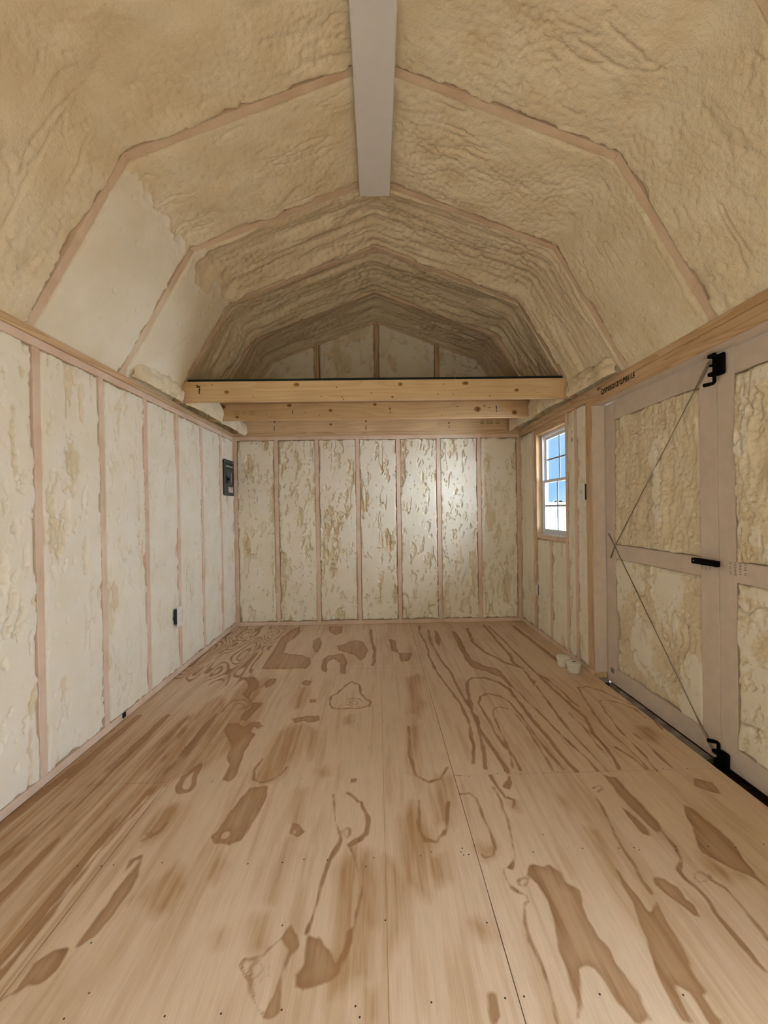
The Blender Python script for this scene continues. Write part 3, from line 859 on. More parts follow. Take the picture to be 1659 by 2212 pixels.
# back
BX = [0.0175] + [0.4238 + 0.4064 * k for k in range(6)] + [W - 0.012]
bst = MB().box((-0.019, D, PB), (0.019, D + WT, PT), 0.0015).build('stud', 'stud_Z', wall_back, (BX[0], 0, 0))
for x in BX[1:]:
    link('stud', bst.data, None, wall_back, (x, 0, 0))
B('bottom_plate', (-0.02, D, 0), (W + 0.02, D + WT, PB), 'stud_X', wall_back)
B('top_plate', (-0.02, D, PT), (W + 0.02, D + WT, ZT - 0.038), 'stud_X', wall_back)
B('top_plate', (-0.02, D - 0.003, ZT - 0.0375), (W + 0.02, D + WT, ZT), 'raw_X', wall_back)
for k, (a, b) in enumerate(zip(BX, BX[1:])):
    a, b = a + 0.019, b - 0.019
    foam_panel(wall_back, (a, D, PB), (1, 0, 0), (0, 0, 1), (0, -1, 0), b - a, PT - PB, 300 + k * 7,
               res=0.0052, cut=0.002, base=0.016, amp=0.056, su=0.09, sv=0.26, bump=0.018, cell=0.034, groove=1.0)


def roof_z(x, off=0.0):
    x = np.asarray(x, float)
    return np.interp(x, RX, RZ) + off


KX, KZ, RIDGE = 0.405, 2.625, 3.015
RX = [0.0, KX, W / 2, W - KX, W]
RZ = [ZT + 0.01, KZ, RIDGE, KZ, ZT + 0.01]
# gable above the loft
GX = [0.24, 0.845, 1.442, 2.048, 2.63]
GB = 2.07
for x in GX[1:-1]:
    MB().prism([(x - 0.019, D, GB), (x + 0.019, D, GB), (x + 0.019, D, roof_z(x) + 0.02), (x - 0.019, D, roof_z(x) + 0.02)], (0, WT, 0)).build('gable_stud', 'raw_Z', wall_back)
for k, (a, b) in enumerate(zip([0.03] + GX[1:-1], GX[1:-1] + [W - 0.03])):
    a, b = a + 0.019, b - 0.019

    def vm(u, v, a=a):
        top = roof_z(a + u) + 0.05
        return (v / 1.0) * (top - GB) / 1.0
    foam_panel(wall_back, (a, D + 0.012, GB), (1, 0, 0), (0, 0, 1), (0, -1, 0), b - a, 1.0, 400 + k * 7, res=0.010,
               vmap=vm, cut=0.004, base=0.012, amp=0.03, su=0.2, sv=0.3, bump=0.008)
MB().prism([(-0.1, D + WT + 0.002, -0.1), (W + 0.1, D + WT + 0.002, -0.1), (W + 0.1, D + WT + 0.002, ZT), (W - KX + 0.1, D + WT + 0.002, KZ + 0.1),
            (W / 2, D + WT + 0.002, RIDGE + 0.14), (KX - 0.1, D + WT + 0.002, KZ + 0.1), (-0.1, D + WT + 0.002, ZT)], (0, 0.012, 0)).build('siding', 'siding', wall_back)

# right: openings
DY0, DY1, DZ = 0.905, 2.735, 1.822
WY0, WY1, WZ0, WZ1 = 3.120, 3.690, 0.905, 1.790
XR = W


def rstud(y, z0=PB, z1=PT, mat='stud_Z', x0=XR):
    return B('stud', (x0, y - 0.019, z0), (XR + WT, y + 0.019, z1), mat, wall_right)


rstud(D - 0.014)
rstud(3.763)
B('stud', (XR, WY1, PB), (XR + WT, WY1 + 0.038, PT), 'raw_Z', wall_right)
B('stud', (XR, WY0 - 0.038, PB), (XR + WT, WY0, PT), 'stud_Z', wall_right)
rstud(3.398, PB, WZ0 - 0.038)
rstud(2.956)
B('stud', (XR - 0.001, DY1, PB), (XR + WT, DY1 + 0.036, PT), 'raw_Z', wall_right)
B('stud', (XR, DY1 + 0.038, PB), (XR + WT, DY1 + 0.074, PT), 'raw_Z', wall_right)
B('stud', (XR, DY0 - 0.038, 0), (XR + WT, DY0, PT), 'raw_Z', wall_right)
B('window_sill_plate', (XR, WY0, WZ0 - 0.038), (XR + WT, WY1, WZ0), 'stud_Y', wall_right)
B('window_header', (XR - 0.001, WY0, WZ1), (XR + WT, WY1, PT), 'raw_Y', wall_right)
B('door_header', (XR - 0.001, DY0, DZ), (XR + WT - 0.004, DY1, PT), 'raw_Y', wall_right)
B('bottom_plate', (XR, DY1, 0), (XR + WT, D, PB), 'stud_Y', wall_right)
B('bottom_plate', (XR, VY1, 0), (XR + WT, DY0, PB), 'stud_Y', wall_right)
plate_txt = B('top_plate', (XR - 0.003, YF, PT), (XR + WT, D - 0.002, ZT - 0.038), 'raw_Y', wall_right)
B('top_plate', (XR - 0.008, YF, ZT - 0.0375), (XR + WT, D - 0.004, ZT), 'raw_Y', wall_right)
kw = dict(cut=0.0015, base=0.019, amp=0.040, su=0.07, sv=0.45, bump=0.011)


def rfoam(y0, y1, z0, z1, seed, **k2):
    q = dict(kw)
    q.update(k2)
    foam_panel(wall_right, (XR, y0, z0), (0, 1, 0), (0, 0, 1), (-1, 0, 0), y1 - y0, z1 - z0, seed, **q)


rfoam(3.782, D - 0.033, PB, PT, 501)
rfoam(WY1 + 0.038, 3.744, PB, PT, 503, res=0.006)
rfoam(3.417, WY1, PB, WZ0 - 0.038, 507)
rfoam(WY0, 3.379, PB, WZ0 - 0.038, 509)
rfoam(2.975, WY0 - 0.038, PB, PT, 511)
rfoam(DY1 + 0.074, 2.937, PB, PT, 513)
rfoam(VY1, DY0 - 0.038, PB, PT, 515, res=0.02)
rfoam(YF, VY0, PB, PT, 517, res=0.02)
B('door_header', (XR, VY0, VZ1), (XR + WT, VY1, PT), 'raw_Y', wall_right)  # head of the invented opening that holds the fill lamp
sx0, sx1 = XR + WT + 0.001, XR + WT + 0.013
for (y0, y1, z0, z1) in [(WY1, D + 0.1, -0.1, 2.1), (WY0, WY1, -0.1, WZ0), (WY0, WY1, WZ1, 2.1), (DY1, WY0, -0.1, 2.1), (DY0, DY1, DZ + 0.02, 2.1),
                         (VY1, DY0, -0.1, 2.1), (VY0, VY1, -0.1, 0.0), (VY0, VY1, VZ1, 2.1), (YF - 0.1, VY0, -0.1, 2.1)]:
    B('siding', (sx0, y0, z0), (sx1, y1, z1), 'siding', wall_right, 0)
# handwritten serial on the plate over the door, and marks on the stud
def text(name, s, mat, size, parent, M, ext=0.0002, shear=0.0):
    cu = bpy.data.curves.new(name, 'FONT')
    cu.body = s
    cu.size = size
    cu.extrude = ext
    cu.shear = shear
    cu.align_x = 'LEFT'
    cu.offset = 0.0014 * size / 0.04
    tmp = bpy.data.objects.new(name, cu)
    COL.objects.link(tmp)
    dg = bpy.context.evaluated_depsgraph_get()
    me = bpy.data.meshes.new_from_object(tmp.evaluated_get(dg))
    bpy.data.objects.remove(tmp, do_unlink=True)
    me.transform(M)
    me.materials.clear()
    return link(name, me, mat, parent)


def M_axes(o, xa, ya):
    xa, ya = Vector(xa).normalized(), Vector(ya)
    ya = (ya - xa * ya.dot(xa)).normalized()
    za = xa.cross(ya)
    m = Matrix((xa, ya, za)).transposed().to_4x4()
    m.translation = Vector(o)
    return m


Mt = M_axes((XR - 0.0035, 2.606, PT + 0.006), (0, -1, 0), (0, 0, 1))
t = text('serial_writing', 'QSB052126LB8115', 'ink', 0.039, wall_right, Mt @ Matrix.Diagonal((1.0, 1.0, 1.0, 1.0)), shear=0.12)
xs = [v.co.y for v in t.data.vertices]
k = 0.345 / (max(xs) - min(xs))
for v in t.data.vertices:
    v.co.y = 2.606 + (v.co.y - 2.606) * k
t['label'] = 'black marker serial number written on the plate'
mb = MB()
for (y, z, ang, l) in [(2.633, 1.898, 0.5, 0.035), (2.615, 1.904, -0.4, 0.03), (2.605, 1.893, 0.2, 0.03), (2.625, 1.905, 1.2, 0.02)]:
    c, s = math.cos(ang) * l / 2, math.sin(ang) * l / 2
    mb.tube([(XR - 0.0082, y - c, z - s), (XR - 0.0082, y + c, z + s)], 0.0018, 6)
mb.build('marker_scribble', 'ink', wall_right)
mb = MB()
for (y, z, h) in [(3.005, 1.705, 0.012), (3.005, 1.66, 0.020), (3.012, 1.64, 0.014), (2.998, 1.645, 0.016)]:
    mb.tube([(XR - 0.004, y, z), (XR - 0.004, y - 0.012, z - h), (XR - 0.004, y + 0.004, z - h * 1.3)], 0.0016, 6)
mb.build('stud_stamp', 'pencil', wall_right)

# front wall (behind the viewer)
B('foam_panel', (-0.1, YF - 0.09, -0.1), (W + 0.1, YF, ZT + 0.05), 'foam', wall_front, 0)
MB().prism([(-0.05, YF - 0.09, ZT), (W + 0.05, YF - 0.09, ZT), (W - KX + 0.1, YF - 0.09, KZ + 0.1), (W / 2, YF - 0.09, RIDGE + 0.14), (KX - 0.1, YF - 0.09, KZ + 0.1)], (0, 0.09, 0)).build('gable_panel', 'foam', wall_front)

# ------------------------------------------------------------------ ceiling (gambrel roof)
ceiling = empty('ceiling')
tag(ceiling, 'gambrel ceiling of lumpy cream spray foam between rafters', 'ceiling', kind='structure')
PROF = [Vector((-0.014, ZT - 0.012)), Vector((KX, KZ)), Vector((W / 2, RIDGE)), Vector((W - KX, KZ)), Vector((W + 0.014, ZT - 0.012))]
OUT = [Vector((-0.14, ZT + 0.0)), Vector((KX - 0.10, KZ + 0.075)), Vector((W / 2, RIDGE + 0.125)), Vector((W - KX + 0.10, KZ + 0.075)), Vector((W + 0.14, ZT + 0.0))]
raf = MB()
bmv = raf.bm
for k in range(4):
    a, b, c, d = PROF[k], PROF[k + 1], OUT[k + 1], OUT[k]
    raf.prism([(a.x, -0.019, a.y), (b.x, -0.019, b.y), (c.x, -0.019, c.y), (d.x, -0.019, d.y)], (0, 0.038, 0))
raf0 = raf.build('rafter', 'rafter', ceiling, (0, RIBS[0], 0))
for y in RIBS[1:] + [1.12, 0.51, -0.10, D + 0.02]:
    link('rafter', raf0.data, None, ceiling, (0, y, 0))
rd = MB()
for k in range(4):
    a, b = OUT[k], OUT[k + 1]
    rd.prism([(a.x, YF - 0.15, a.y), (b.x, YF - 0.15, b.y), (b.x, YF - 0.15, b.y + 0.02), (a.x, YF - 0.15, a.y + 0.02)], (0, D - YF + 0.3, 0))
rd.build('roof_deck', 'roof_metal', ceiling)


def roof_path(res):
    pts = np.array([[p.x, p.y] for p in PROF])
    seg = np.linalg.norm(np.diff(pts, axis=0), axis=1)
    cum = np.concatenate([[0], np.cumsum(seg)])
    n = int(cum[-1] / res) + 1
    s = np.linspace(0, cum[-1], n)
    x, z = np.interp(s, cum, pts[:, 0]), np.interp(s, cum, pts[:, 1])
    k = max(1, int(0.035 / res))
    ker = np.ones(2 * k + 1) / (2 * k + 1)
    xs = np.convolve(np.pad(x, k, mode='reflect', reflect_type='odd'), ker, 'valid')
    zs = np.convolve(np.pad(z, k, mode='reflect', reflect_type='odd'), ker, 'valid')
    tx, tz = np.gradient(xs), np.gradient(zs)
    L = np.hypot(tx, tz)
    return s, xs, zs, tz / L, -tx / L, cum


def roof_foam(y0, y1, seed, res=0.007, sag=0.0, cut=0.003, base=0.006, amp=0.022, bump=0.012, cell=0.030, lowcut=0.0, su=0.22, sv=0.16, lowplane=1.0):
    s, xs, zs, nx, nz, cum = roof_path(res)
    ny = int((y1 - y0) / res) + 1
    yy = np.linspace(y0, y1, ny)
    S, Y = np.meshgrid(s, yy, indexing='ij')
    lu, lv = s[-1], y1 - y0
    V = Y - y0
    # shaved lower slopes, lumpy upper slopes
    low = 1 - np.clip((np.minimum(S, lu - S) - cum[1] * 0.93 + 0.30 * (fbm(S / 0.12, V / 0.16, seed + 71, 3) - 0.5)) / 0.16, 0, 1)
    low = low * np.where(S < lu / 2, lowplane, lowplane * 0.5)
    big = fbm(S / su, V / sv, seed, 4) - 0.5
    l1 = domes(S / cell + 0.35 * vnoise(S / 0.05, V / 0.05, seed + 1), V / cell, seed + 5)
    l2 = domes(S / (cell * 0.55), V / (cell * 0.5), seed + 9)
    fold = np.abs(fbm(S / 0.5 + 9, V / 0.09, seed + 12, 3) - 0.5)
    rough = np.clip(0.35 + 1.6 * (fbm(S / 0.35, V / 0.3, seed + 55, 3) - 0.35), 0.15, 1.3)
    calm = 1 - 0.85 * low * (lowcut > 0)
    rough = rough * calm
    big = big * calm
    nat = base + amp * 2 * big + rough * (bump * (l1 - 0.75) + bump * 0.45 * (l2 - 0.7)) + low * lowcut
    nat = nat - 0.010 * np.clip(1 - fold / 0.03, 0, 1) * np.clip((vnoise(S / 0.3, V / 0.2, seed + 2) - 0.5) * 5, 0, 1)
    plane = cut * low + 0.030 * (1 - low) + 0.003 * (fbm(S / 0.3, V / 0.3, seed + 3, 2) - 0.5)
    t = V / lv
    e = np.minimum(V, lv - V)
    nat = nat - sag * np.sin(np.pi * t) ** 0.6 * (0.35 + 0.65 * calm)
    h = np.minimum(plane, nat)
    pit = np.clip(1 - worley(S / 0.16, V / 0.16, seed + 31) / 0.09, 0, 1)
    h = h - 0.008 * pit
    side = np.exp(-(e / 0.014) ** 2) * np.clip((fbm(S / 0.10, V / 0.05, seed + 8, 3) - 0.47) * 7, 0, 1)
    h = h - 0.018 * side
    sh = np.clip((nat - plane) / 0.002 + 0.5, 0, 1) * (1 - side) * 0.75
    w = np.clip(1 - e / 0.03, 0, 1) * np.sign(V - lv / 2)
    rag = 0.005 + 0.030 * np.clip((vnoise(S / 0.3, (V > lv / 2) * 5.0, seed + 47) - 0.45) * 2.5, 0, 1)
    Y2 = Y + w * rag * (fbm(S / 0.035, (V > lv / 2) * 9.0, seed + 41, 3) - 0.45)
    h[:, 0] = h[:, -1] = -0.05
    # the foam swells out where it meets the plates
    P = np.stack([xs[:, None] + nx[:, None] * h, Y2, zs[:, None] + nz[:, None] * h], -1)
    P = P[:, ::-1]
    sh = sh[:, ::-1]
    return link('foam_panel', grid_mesh('foam_panel', P.reshape(-1, 3), len(s), ny, {'shaved': sh}), 'foam', ceiling)


H = 0.019
roof_foam(YF, 1.12 - H, 600, res=0.03)
roof_foam(1.12 + H, RIBS[0] - H, 611, res=0.0066, base=0.002, amp=0.018, bump=0.014, cell=0.026, lowcut=0.0, lowplane=0.45)
roof_foam(RIBS[0] + H, RIBS[1] - H, 625, res=0.0066, base=0.002, amp=0.018, bump=0.014, cell=0.026, lowcut=0.014)
roof_foam(RIBS[1] + H, RIBS[2] - H, 633, res=0.0075, base=0.004, amp=0.030, bump=0.018, cell=0.036, sag=0.055, lowcut=0.030, su=0.5, sv=0.09)
roof_foam(RIBS[2] + H, RIBS[3] - H, 647, res=0.0085, base=0.000, amp=0.032, bump=0.022, cell=0.040, sag=0.060, lowcut=0.0, su=0.5, sv=0.09)
roof_foam(RIBS[3] + H, D + 0.01, 659, res=0.0085, base=0.000, amp=0.032, bump=0.020, cell=0.040, sag=0.060, lowcut=0.0, su=0.5, sv=0.09)


def eave_lump(side, y0, y1, seed, r=0.085):
    """cauliflower foam that fills the eave between two joists"""
    ny, na = int((y1 - y0) / 0.007) + 1, 30
    yy, aa = np.linspace(y0, y1, ny), np.linspace(-0.35, 1.9, na)
    Y, A = np.meshgrid(yy, aa, indexing='ij')
    e = np.minimum(Y - y0, y1 - Y)
    R = r * (0.78 + 0.5 * fbm(Y / 0.15, A / 0.8, seed, 3)) + 0.034 * (domes(Y / 0.050, A / 0.42, seed + 2) - 0.5) + 0.014 * domes(Y / 0.024, A / 0.2, seed + 4)
    R = R * (0.55 + 0.45 * np.clip(e / 0.05, 0, 1) ** 0.5)
    X = -0.03 + R * np.cos(A) * 1.15
    Z = ZT + 0.025 + R * np.sin(A) * 1.1
    if side > 0:
        X = W - X
    else:
        Y = Y[::-1]
        X, Z = X[::-1], Z[::-1]
    P = np.stack([X, Y, Z], -1)
    return link('foam_lump', grid_mesh('foam_lump', P.reshape(-1, 3), ny, na, {'shaved': np.zeros_like(X)}), 'foam', ceiling)


for i, (a, b, r) in enumerate([(2.40, 2.925, 0.080), (2.978, 3.535, 0.130), (3.588, 4.108, 0.125)]):
    eave_lump(-1, a, b, 700 + i, r)
    eave_lump(1, a, b, 720 + i, r)

# ------------------------------------------------------------------ ridge beam and loft
o = MB((W / 2, 1.0, 2.94)).box((1.354, YF, 2.940), (1.526, 2.362, 3.02), 0.004).build('ridge_beam', 'beam_white', None, (W / 2, 1.0, 2.94))
tag(o, 'white ridge beam running along the ceiling peak above', 'beam')


def knots(parent, org, lst, yface):
    for (x, z, rx, rz) in lst:
        z = min(z, 2.0665 - rz)
        k = MB(org).disc((x, yface, z), (0, -1, 0), rx, rz, th=0.0007).build('knot', 'knot_ring', parent)
        MB(org).disc((x + rx * 0.1, yface - 0.0007, z), (0, -1, 0), rx * 0.55, rz * 0.55, th=0.0005).build('knot_heart', 'knot', k)


def joist(yf, x0b, x0t, x1t, x1b, label, kn, nl, zt=2.069):
    org = (W / 2, yf, ZT)
    t = MB(org).prism([(x0b, yf, ZT + 0.0005), (x1b, yf, ZT + 0.0005), (x1t, yf, zt), (x0t, yf, zt)], (0, 0.038, 0)).build('loft_joist', 'joist', None, org)
    tag(t, label, 'joist', 'loft floor joists')
    knots(t, org, kn, yf)
    for (x, z) in nl:
        MB(org).disc((x, yf, z), (0, -1, 0), 0.004, 0.004, th=0.0005, seg=8).build('nail_hole', 'nail', t)
    return t, org


# knots, nail holes and stamps on the joist faces (x, z, half sizes)
KNOTS1 = [(0.373, 1.994, 0.0199, 0.0139), (0.866, 2.042, 0.0219, 0.0149), (1.547, 1.948, 0.01, 0.009), (1.605, 2.037, 0.0179, 0.0139), (2.07, 2.04, 0.0249, 0.0139), (2.438, 1.986, 0.0179, 0.012), (2.831, 1.97, 0.012, 0.01)]
NAILS1 = [(0.27, 2.048), (0.559, 1.961), (1.15, 2.02), (1.397, 1.976), (1.189, 1.95), (1.197, 1.935), (1.04, 1.957), (1.915, 2.035), (1.874, 1.964), (1.981, 1.963), (2.244, 1.946)]
KNOTS2 = [(0.116, 2.046, 0.0301, 0.0181), (0.239, 1.957, 0.0168, 0.012), (0.685, 2.063, 0.0217, 0.0144), (1.037, 2.004, 0.0181, 0.0156), (1.42, 2.057, 0.0168, 0.0144), (2.307, 2.0, 0.0301, 0.0241), (2.628, 1.969, 0.0241, 0.0205), (2.368, 2.03, 0.0096, 0.0072), (2.41, 2.013, 0.0072, 0.006)]
NAILS2 = [(0.49, 1.976), (0.82, 1.986), (0.943, 1.964), (2.134, 2.026), (1.998, 1.956)]
KNOTS3 = [(0.976, 2.004, 0.0168, 0.0126)]
STAMP2 = [(0.234, 2.007, 0.0602, 0.0036, 'green_ink'), (0.301, 2.006, 0.0289, 0.0036, 'green_ink'), (0.367, 2.006, 0.0578, 0.0036, 'green_ink'), (0.234, 1.992, 0.0602, 0.0036, 'green_ink'), (0.3, 1.991, 0.0289, 0.0036, 'green_ink'), (0.367, 1.99, 0.0578, 0.0036, 'green_ink'), (0.233, 1.976, 0.0602, 0.0036, 'green_ink'), (0.3, 1.975, 0.0289, 0.0036, 'green_ink'), (0.367, 1.975, 0.0578, 0.0036, 'green_ink'), (0.712, 1.993, 0.0048, 0.0337, 'ink'), (1.549, 2.013, 0.0072, 0.0217, 'ink'), (1.551, 1.983, 0.0048, 0.0217, 'ink'), (2.471, 2.013, 0.0072, 0.0301, 'ink'), (2.473, 1.983, 0.0048, 0.0193, 'ink')]
STAMP3 = [(2.494, 2.022, 0.0363, 0.0056, 'green_ink'), (2.57, 2.021, 0.0699, 0.0056, 'green_ink'), (2.652, 2.02, 0.0419, 0.0056, 'green_ink'), (2.494, 2.008, 0.0363, 0.0056, 'green_ink'), (2.57, 2.007, 0.0699, 0.0056, 'green_ink'), (2.651, 2.006, 0.0419, 0.0056, 'green_ink'), (2.493, 1.994, 0.0363, 0.0056, 'green_ink'), (2.57, 1.993, 0.0699, 0.0056, 'green_ink'), (2.651, 1.992, 0.0419, 0.0056, 'green_ink'), (0.416, 2.035, 0.014, 0.0112, 'ink'), (0.414, 1.969, 0.0056, 0.0503, 'ink'), (1.327, 2.031, 0.0126, 0.014, 'ink'), (1.326, 1.964, 0.007, 0.0419, 'ink'), (2.159, 2.005, 0.014, 0.014, 'ink'), (2.161, 1.963, 0.0056, 0.028, 'ink')]
STAMP1 = [(0.166, 2.037, 0.009, 0.0199), (0.175, 2.04, 0.005, 0.006), (0.18, 2.032, 0.009, 0.0159), (0.182, 2.014, 0.009, 0.0139), (0.179, 2.001, 0.01, 0.008), (0.18, 1.99, 0.009, 0.01)]
J1, J2, J3 = 2.931, 3.541, 4.113
j1, o1 = joist(J1, -0.03, 0.083, 2.792, 2.90, 'front loft joist, the widest, with knots and a black deck edge above', KNOTS1, NAILS1)
j2, o2 = joist(J2, -0.03, 0.083, 2.787, 2.90, 'second loft joist, with green stamp at its left end', KNOTS2, NAILS2)
j3, o3 = joist(J3, -0.03, 0.083, 2.787, 2.90, 'rearmost loft joist, resting on the end wall plate', KNOTS3, [])
for (jt, org, lst) in ((j2, o2, STAMP2), (j3, o3, STAMP3)):
    for (x, z, w, h, mname) in lst:
        y = J2 if jt is j2 else J3
        MB(org).box((x - w / 2, y - 0.0006, z - h / 2), (x + w / 2, y, z + h / 2)).build('grade_stamp', mname, jt)
for (x, z, w, h) in STAMP1:
    MB(o1).box((x - w / 2, J1 - 0.0006, z - h / 2), (x + w / 2, J1, z + h / 2)).build('grade_stamp', 'ink', j1)
deck = empty('loft_deck', (W / 2, 3.5, 2.0695))
tag(deck, 'plywood loft deck with a dark edge lying on the joists', 'deck')
xs_ = [0.10, 1.05, 2.0, 2.772]
for a, b in zip(xs_, xs_[1:]):
    MB((W / 2, 3.5, 2.0695)).box((a + 0.001, J1 + 0.0, 2.0697), (b - 0.001, D - 0.005, 2.0845)).build('deck_sheet', 'deck_wood', deck)
    MB((W / 2, 3.5, 2.0695)).box((a + 0.001, J1 - 0.002, 2.0697), (b - 0.001, J1 - 0.0002, 2.0850)).build('edge_band', 'deck_edge', deck)

# ------------------------------------------------------------------ double door
XD = XR + 0.090          # inner face of the door frames


def rods_bolt(door, y, ztop, zbot, up, label):
    """black slide bolt: backing plate, guide lugs, rod with a bent handle. up=+1 shoots into the header"""
    b = MB().box((XD - 0.016, y - 0.048, zbot), (XD, y - 0.002, ztop), 0.006).build('slide_bolt', 'black_iron', door)
    b['label'] = label
    zc = (ztop + zbot) / 2
    z_end = (DZ + 0.012) if up > 0 else -0.045
    z_tail = (zbot - 0.018) if up > 0 else (ztop + 0.020)
    pts = [(XD - 0.022, y - 0.008, z_end), (XD - 0.022, y - 0.008, z_tail)]
    for k in range(1, 5):
        a = k / 4 * math.pi / 2 * 0.82
        pts.append((XD - 0.022 - 0.016 * (1 - math.cos(a)), y - 0.008, z_tail - up * 0.016 * math.sin(a)))
    q = Vector(pts[-1])
    dirn = Vector((-1, 0.03, -up * 0.22)).normalized()
    pts += [tuple(q + dirn * 0.012), tuple(q + dirn * 0.036)]
    MB().tube(pts, [0.0075] * (len(pts) - 2) + [0.0085, 0.0085], 10).build('bolt_rod', 'black_iron', b)
    for k, z in enumerate((ztop - 0.008, zc, zbot + 0.008)):
        hgt = 0.004 if k == 1 else 0.008
        MB().box((XD - 0.046 if k != 1 else XD - 0.040, y - 0.020, z - hgt), (XD - 0.014, y + 0.004, z + hgt), 0.003).build('guide_lug', 'black_iron', b)
    return b


def leaf(name, label, ya, yb, hinge_high, seeds):
    d = empty(name, (0, 0, 0))
    tag(d, label, 'door', kind='structure')
    zb, zt = -0.022, DZ - 0.004
    s0, s1 = 0.100, 0.100
    # (near the camera ya) .. (far yb)
    if hinge_high:
        s0, s1 = 0.101, 0.103
    else:
        s0, s1 = 0.103, 0.088
    B('stile', (XD, ya, zb), (XD + 0.026, ya + s0, zt), 'door_paint', d, 0.002)
    B('stile', (XD, yb - s1, zb), (XD + 0.026, yb, zt), 'door_paint', d, 0.002)
    B('rail', (XD + 0.0008, ya + s0, DZ - 0.118), (XD + 0.026, yb - s1, zt), 'door_paint', d, 0.002)
    B('rail', (XD + 0.0008, ya + s0, 0.806), (XD + 0.026, yb - s1, 0.896), 'door_paint', d, 0.002)
    B('rail', (XD + 0.0008, ya + s0, zb), (XD + 0.026, yb - s1, 0.085), 'door_paint', d, 0.002)
    B('door_skin', (XD + 0.0262, ya, zb), (XD + 0.040, yb, zt), 'siding', d, 0)
    w = yb - s1 - ya - s0
    r = 0.0055
    foam_panel(d, (XD, ya + s0, 0.896), (0, 1, 0), (0, 0, 1), (-1, 0, 0), w, DZ - 0.118 - 0.896, seeds[0], res=r,
               cut=0.012, base=-0.001, amp=0.024, su=0.10, sv=0.26, bump=0.011, cell=0.022, groove=1.4)
    foam_panel(d, (XD, ya + s0, 0.085), (0, 1, 0), (0, 0, 1), (-1, 0, 0), w, 0.806 - 0.085, seeds[1], res=r,
               cut=0.004, base=0.002, amp=0.030, su=0.20, sv=0.24, bump=0.013, cell=0.023, groove=1.0)
    return d


YM = 1.8225
d1 = leaf('door_1', 'white framed foam filled door leaf braced by a crossed cable', YM + 0.0012, DY1 - 0.006, True, (801, 818))
d2 = leaf('door_2', 'nearer door leaf carrying the black slide bolts, cut off by the frame', DY0 + 0.006, YM - 0.0012, False, (831, 847))
d1.location = d2.location = (0, 0, 0)
rods_bolt(d2, YM - 0.006, 1.812, 1.716, 1, 'black iron slide bolt at the top of the door')
rods_bolt(d2, YM - 0.006, 0.045, -0.040, -1, 'black iron slide bolt at the foot of the door')
h = MB().box((XD - 0.040, 1.790, 0.866), (XD - 0.018, 1.936, 0.893), 0.003).build('pull_handle', 'black_iron', d1)
for y in (1.86, 1.925):
    MB().box((XD - 0.019, y - 0.006, 0.872), (XD, y + 0.006, 0.887)).build('standoff', 'black_iron', h)
MB().disc((XD - 0.0401, 1.918, 0.881), (-1, 0, 0), 0.003, 0.003, seg=8).build('screw', 'screw', h)
XC = XD - 0.010
top, mid, low = Vector((XC, 1.846, 1.800)), Vector((XC, 2.615, 0.886)), Vector((XC, 1.846, 0.005))
c = MB().tube([top, mid], 0.0024, 8).tube([mid, low], 0.0024, 8).build('brace_cable', 'cable_grey', d1)
c['label'] = 'grey steel brace cable crossing the door'
tb = top.lerp(mid, 0.545)
u = (mid - top).normalized()
MB().tube([tb - u * 0.035, tb - u * 0.03, tb + u * 0.03, tb + u * 0.035], [0.002, 0.0050, 0.0050, 0.002], 8).build('turnbuckle', 'steel', c)
MB().tube([top, top + u * 0.01, top + u * 0.10, top + u * 0.14], [0.003, 0.0062, 0.0050, 0.0028], 8).build('cable_end', 'cable_grey', c)
MB().tube([mid, Vector((XC + 0.004, 2.690, 0.962))], [0.003, 0.0042], 8).build('cable_end', 'cable_grey', c)
MB().tube([mid, Vector((XC + 0.004, 2.668, 0.808))], [0.003, 0.0042], 8).build('cable_end', 'cable_grey', c)
u2 = (low - mid).normalized()
MB().tube([low - u2 * 0.16, low - u2 * 0.12, low - u2 * 0.01, low], [0.0028, 0.0050, 0.0055, 0.003], 8).build('cable_end', 'cable_grey', c)
MB().tube([top.lerp(mid, 0.5) + Vector((0.006, 0.02, -0.02)), top.lerp(mid, 0.7) + Vector((0.006, 0.02, -0.03))], 0.003, 6).build('cable_groove', 'foam', c)


def stamped_label(parent, y0, y1, z0, z1, cols, rows, name='instruction_label'):
    p = B(name, (XD - 0.0008, y0, z0), (XD - 0.0001, y1, z1), 'door_paint', parent, 0)
    mb = MB()
    for i in range(cols):
        for j in range(rows):
            if rnd.random() < 0.12:
                continue
            y = y1 - (y1 - y0) * (i + 0.5) / cols
            z = z0 + (z1 - z0) * (j + 0.5) / rows
            w = (y1 - y0) / cols * rnd.uniform(0.25, 0.62)
            mb.box((XD - 0.0011, y - w / 2, z - 0.0011), (XD - 0.0008, y + w / 2, z + 0.0013))
    mb.build('print', 'pencil', p)
    return p


stamped_label(d2, 1.676, 1.772, 0.836, 0.896, 4, 9)
stamped_label(d1, 1.862, 1.928, 0.838, 0.862, 3, 4)
mb = MB()
for k in range(3):
    y = 2.690 - k * 0.014
    mb.tube([(XD - 0.001, y, 0.045), (XD - 0.001, y - 0.004, 0.075), (XD - 0.001, y - 0.009, 0.073), (XD - 0.001, y - 0.008, 0.050)], 0.0010, 5)
mb.build('pencil_mark', 'pencil', d1)

